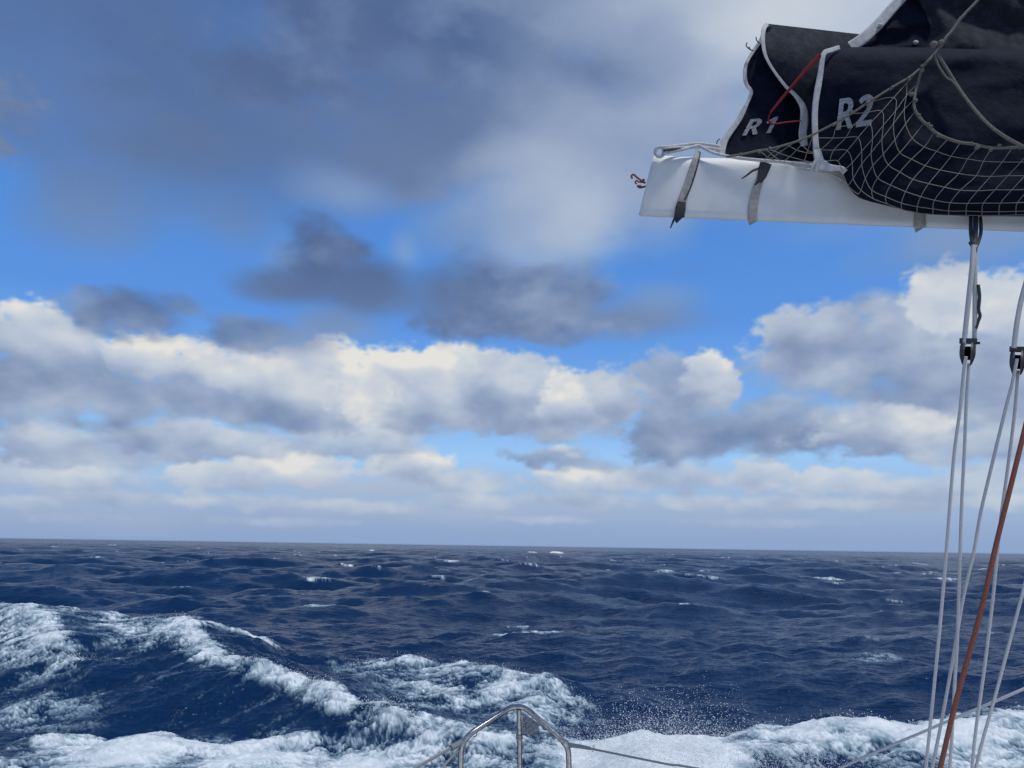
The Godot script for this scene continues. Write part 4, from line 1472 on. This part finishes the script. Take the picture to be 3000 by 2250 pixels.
func build_hull() -> void:
	# what the rail and the sheets stand on, below the picture
	var t := thing("yacht_hull", Vector3(1.0, 0.0, 0.0), "white yacht stern and deck under the steel rail", "yacht")
	var plan := [Vector2(-2.6, -4.0), Vector2(-2.2, -4.75), Vector2(-0.6, -5.0), Vector2(1.2, -5.0), Vector2(3.6, -4.8), Vector2(4.0, -4.2), Vector2(4.2, 6.0), Vector2(-2.8, 6.0)]
	var st := new_st()
	var n := plan.size()
	var levels := [[-0.6, 0.86], [0.6, 0.93], [1.55, 1.0], [1.72, 1.0], [1.76, 0.985]]
	for l in levels.size() - 1:
		for k in n:
			var q := []
			for e in [[l, k], [l, (k + 1) % n], [l + 1, (k + 1) % n], [l + 1, k]]:
				var c: Vector2 = Vector2(0.7, 0.5) + (plan[e[1]] - Vector2(0.7, 0.5)) * levels[e[0]][1]
				q.append(Vector3(c.x, levels[e[0]][0], c.y) - origin)
			for v in [q[0], q[1], q[2], q[0], q[2], q[3]]:
				st.add_vertex(v)
	for k in n:
		var a: Vector2 = Vector2(0.7, 0.5) + (plan[k] - Vector2(0.7, 0.5)) * 0.985
		var b: Vector2 = Vector2(0.7, 0.5) + (plan[(k + 1) % n] - Vector2(0.7, 0.5)) * 0.985
		for v in [Vector3(0.7, 1.76, 0.5), Vector3(a.x, 1.76, a.y), Vector3(b.x, 1.76, b.y)]:
			st.add_vertex(v - origin)
	st.generate_normals()
	put("hull", st, mats.gelcoat, t)


# ------------------------------------------------------------------ spray
func build_spray() -> void:
	var r := RandomNumberGenerator.new()
	r.seed = 31
	var spots: Array[Transform3D] = []
	var add := func(p: Vector3, size: float) -> void:
		var b := Basis(Vector3(r.randf_range(-1, 1), r.randf_range(-1, 1), 0.3).normalized(), r.randf() * TAU) * Basis.from_scale(Vector3(1.0, r.randf_range(0.7, 1.8), 1.0) * size)
		spots.append(Transform3D(b, p))
	var surface := func(x: float, z: float) -> float:
		var p := sea_point(atan2(x, -z), Vector2(x, z).length(), 0.04)
		return p.y
	# thrown up along the breaking crests
	for name in ["main", "left", "outer", "right"]:
		var line: Array = crests[name]
		for i in (2200 if name == "main" else 700):
			var k := r.randf_range(2.2 if name == "main" else 0.0, line.size() - (3.0 if name == "main" else 1.01))
			var c: Vector3 = (line[int(k)] as Vector3).lerp(line[int(k) + 1], k - int(k))
			var x: float = c.x + r.randfn(0.0, 0.13)
			var z: float = c.z + r.randfn(0.0, 0.16)
			var gust := look(speckle, k * 0.31, 0.7)
			add.call(Vector3(x, surface.call(x, z) + absf(r.randfn(0.0, 0.16)) * gust * gust + 0.02, z), 0.0028 + 0.006 * pow(r.randf(), 2.5))
	# the burst beside the stern: jets of drops that spread as they rise
	for j in 260:
		var bearing := deg_to_rad(r.randfn(10.5, 3.6))
		var far := 12.7 + r.randfn(0.0, 0.5)
		var foot := Vector3(far * sin(bearing), 0.25, -far * cos(bearing))
		var push := Vector3(r.randfn(0.25, 0.5), 0.0, r.randfn(0.0, 0.4))
		var tall := (0.16 + 0.5 * pow(r.randf(), 2.2)) * (0.5 + exp(-pow((rad_to_deg(bearing) - 10.0) / 4.0, 2.0)))
		for i in 40:
			var f := lerpf(0.2, 1.0, pow(r.randf(), 2.0))
			var loose := 0.03 + 0.16 * f
			add.call(foot + push * f + Vector3(r.randfn(0.0, loose), tall * f * (2.0 - f) + r.randfn(0.0, loose * 0.6) + 0.24, r.randfn(0.0, loose)), 0.0024 + 0.0048 * pow(r.randf(), 3.5))
	for i in 7000:
		var bearing := deg_to_rad(r.randf_range(3.5, 28.0))
		var far := 12.5 + r.randfn(0.0, 0.8)
		var patchy := look(speckle, rad_to_deg(bearing) / 31.0, 0.2)
		var tall := (1.0 * exp(-pow((rad_to_deg(bearing) - 12.0) / 7.0, 2.0)) + 0.35) * (0.35 + patchy)
		add.call(Vector3(far * sin(bearing), 0.35 + pow(r.randf(), 1.5) * tall, -far * cos(bearing)), 0.0024 + 0.004 * pow(r.randf(), 3.0))
	var drop := SphereMesh.new()
	drop.radius = 1.0
	drop.height = 2.0
	drop.radial_segments = 6
	drop.rings = 3
	var many := MultiMesh.new()
	many.transform_format = MultiMesh.TRANSFORM_3D
	many.mesh = drop
	many.instance_count = spots.size()
	for i in spots.size():
		many.set_instance_transform(i, spots[i])
	var o := MultiMeshInstance3D.new()
	o.name = "spray"
	o.multimesh = many
	var m := StandardMaterial3D.new()
	m.resource_name = "white spray"
	m.albedo_color = Color(0.93, 0.95, 0.96).linear_to_srgb()
	m.roughness = 0.5
	o.material_override = m
	o.set_meta("kind", "stuff")
	o.set_meta("label", "white spray droplets thrown up along the wake")
	add_child(o)


func build_scene() -> void:
	build_sea()
	make_materials()
	build_hull()
	build_boom()
	build_sail()
	build_net()
	build_reef_lines()
	build_mainsheet()
	build_rail()
	build_spray()
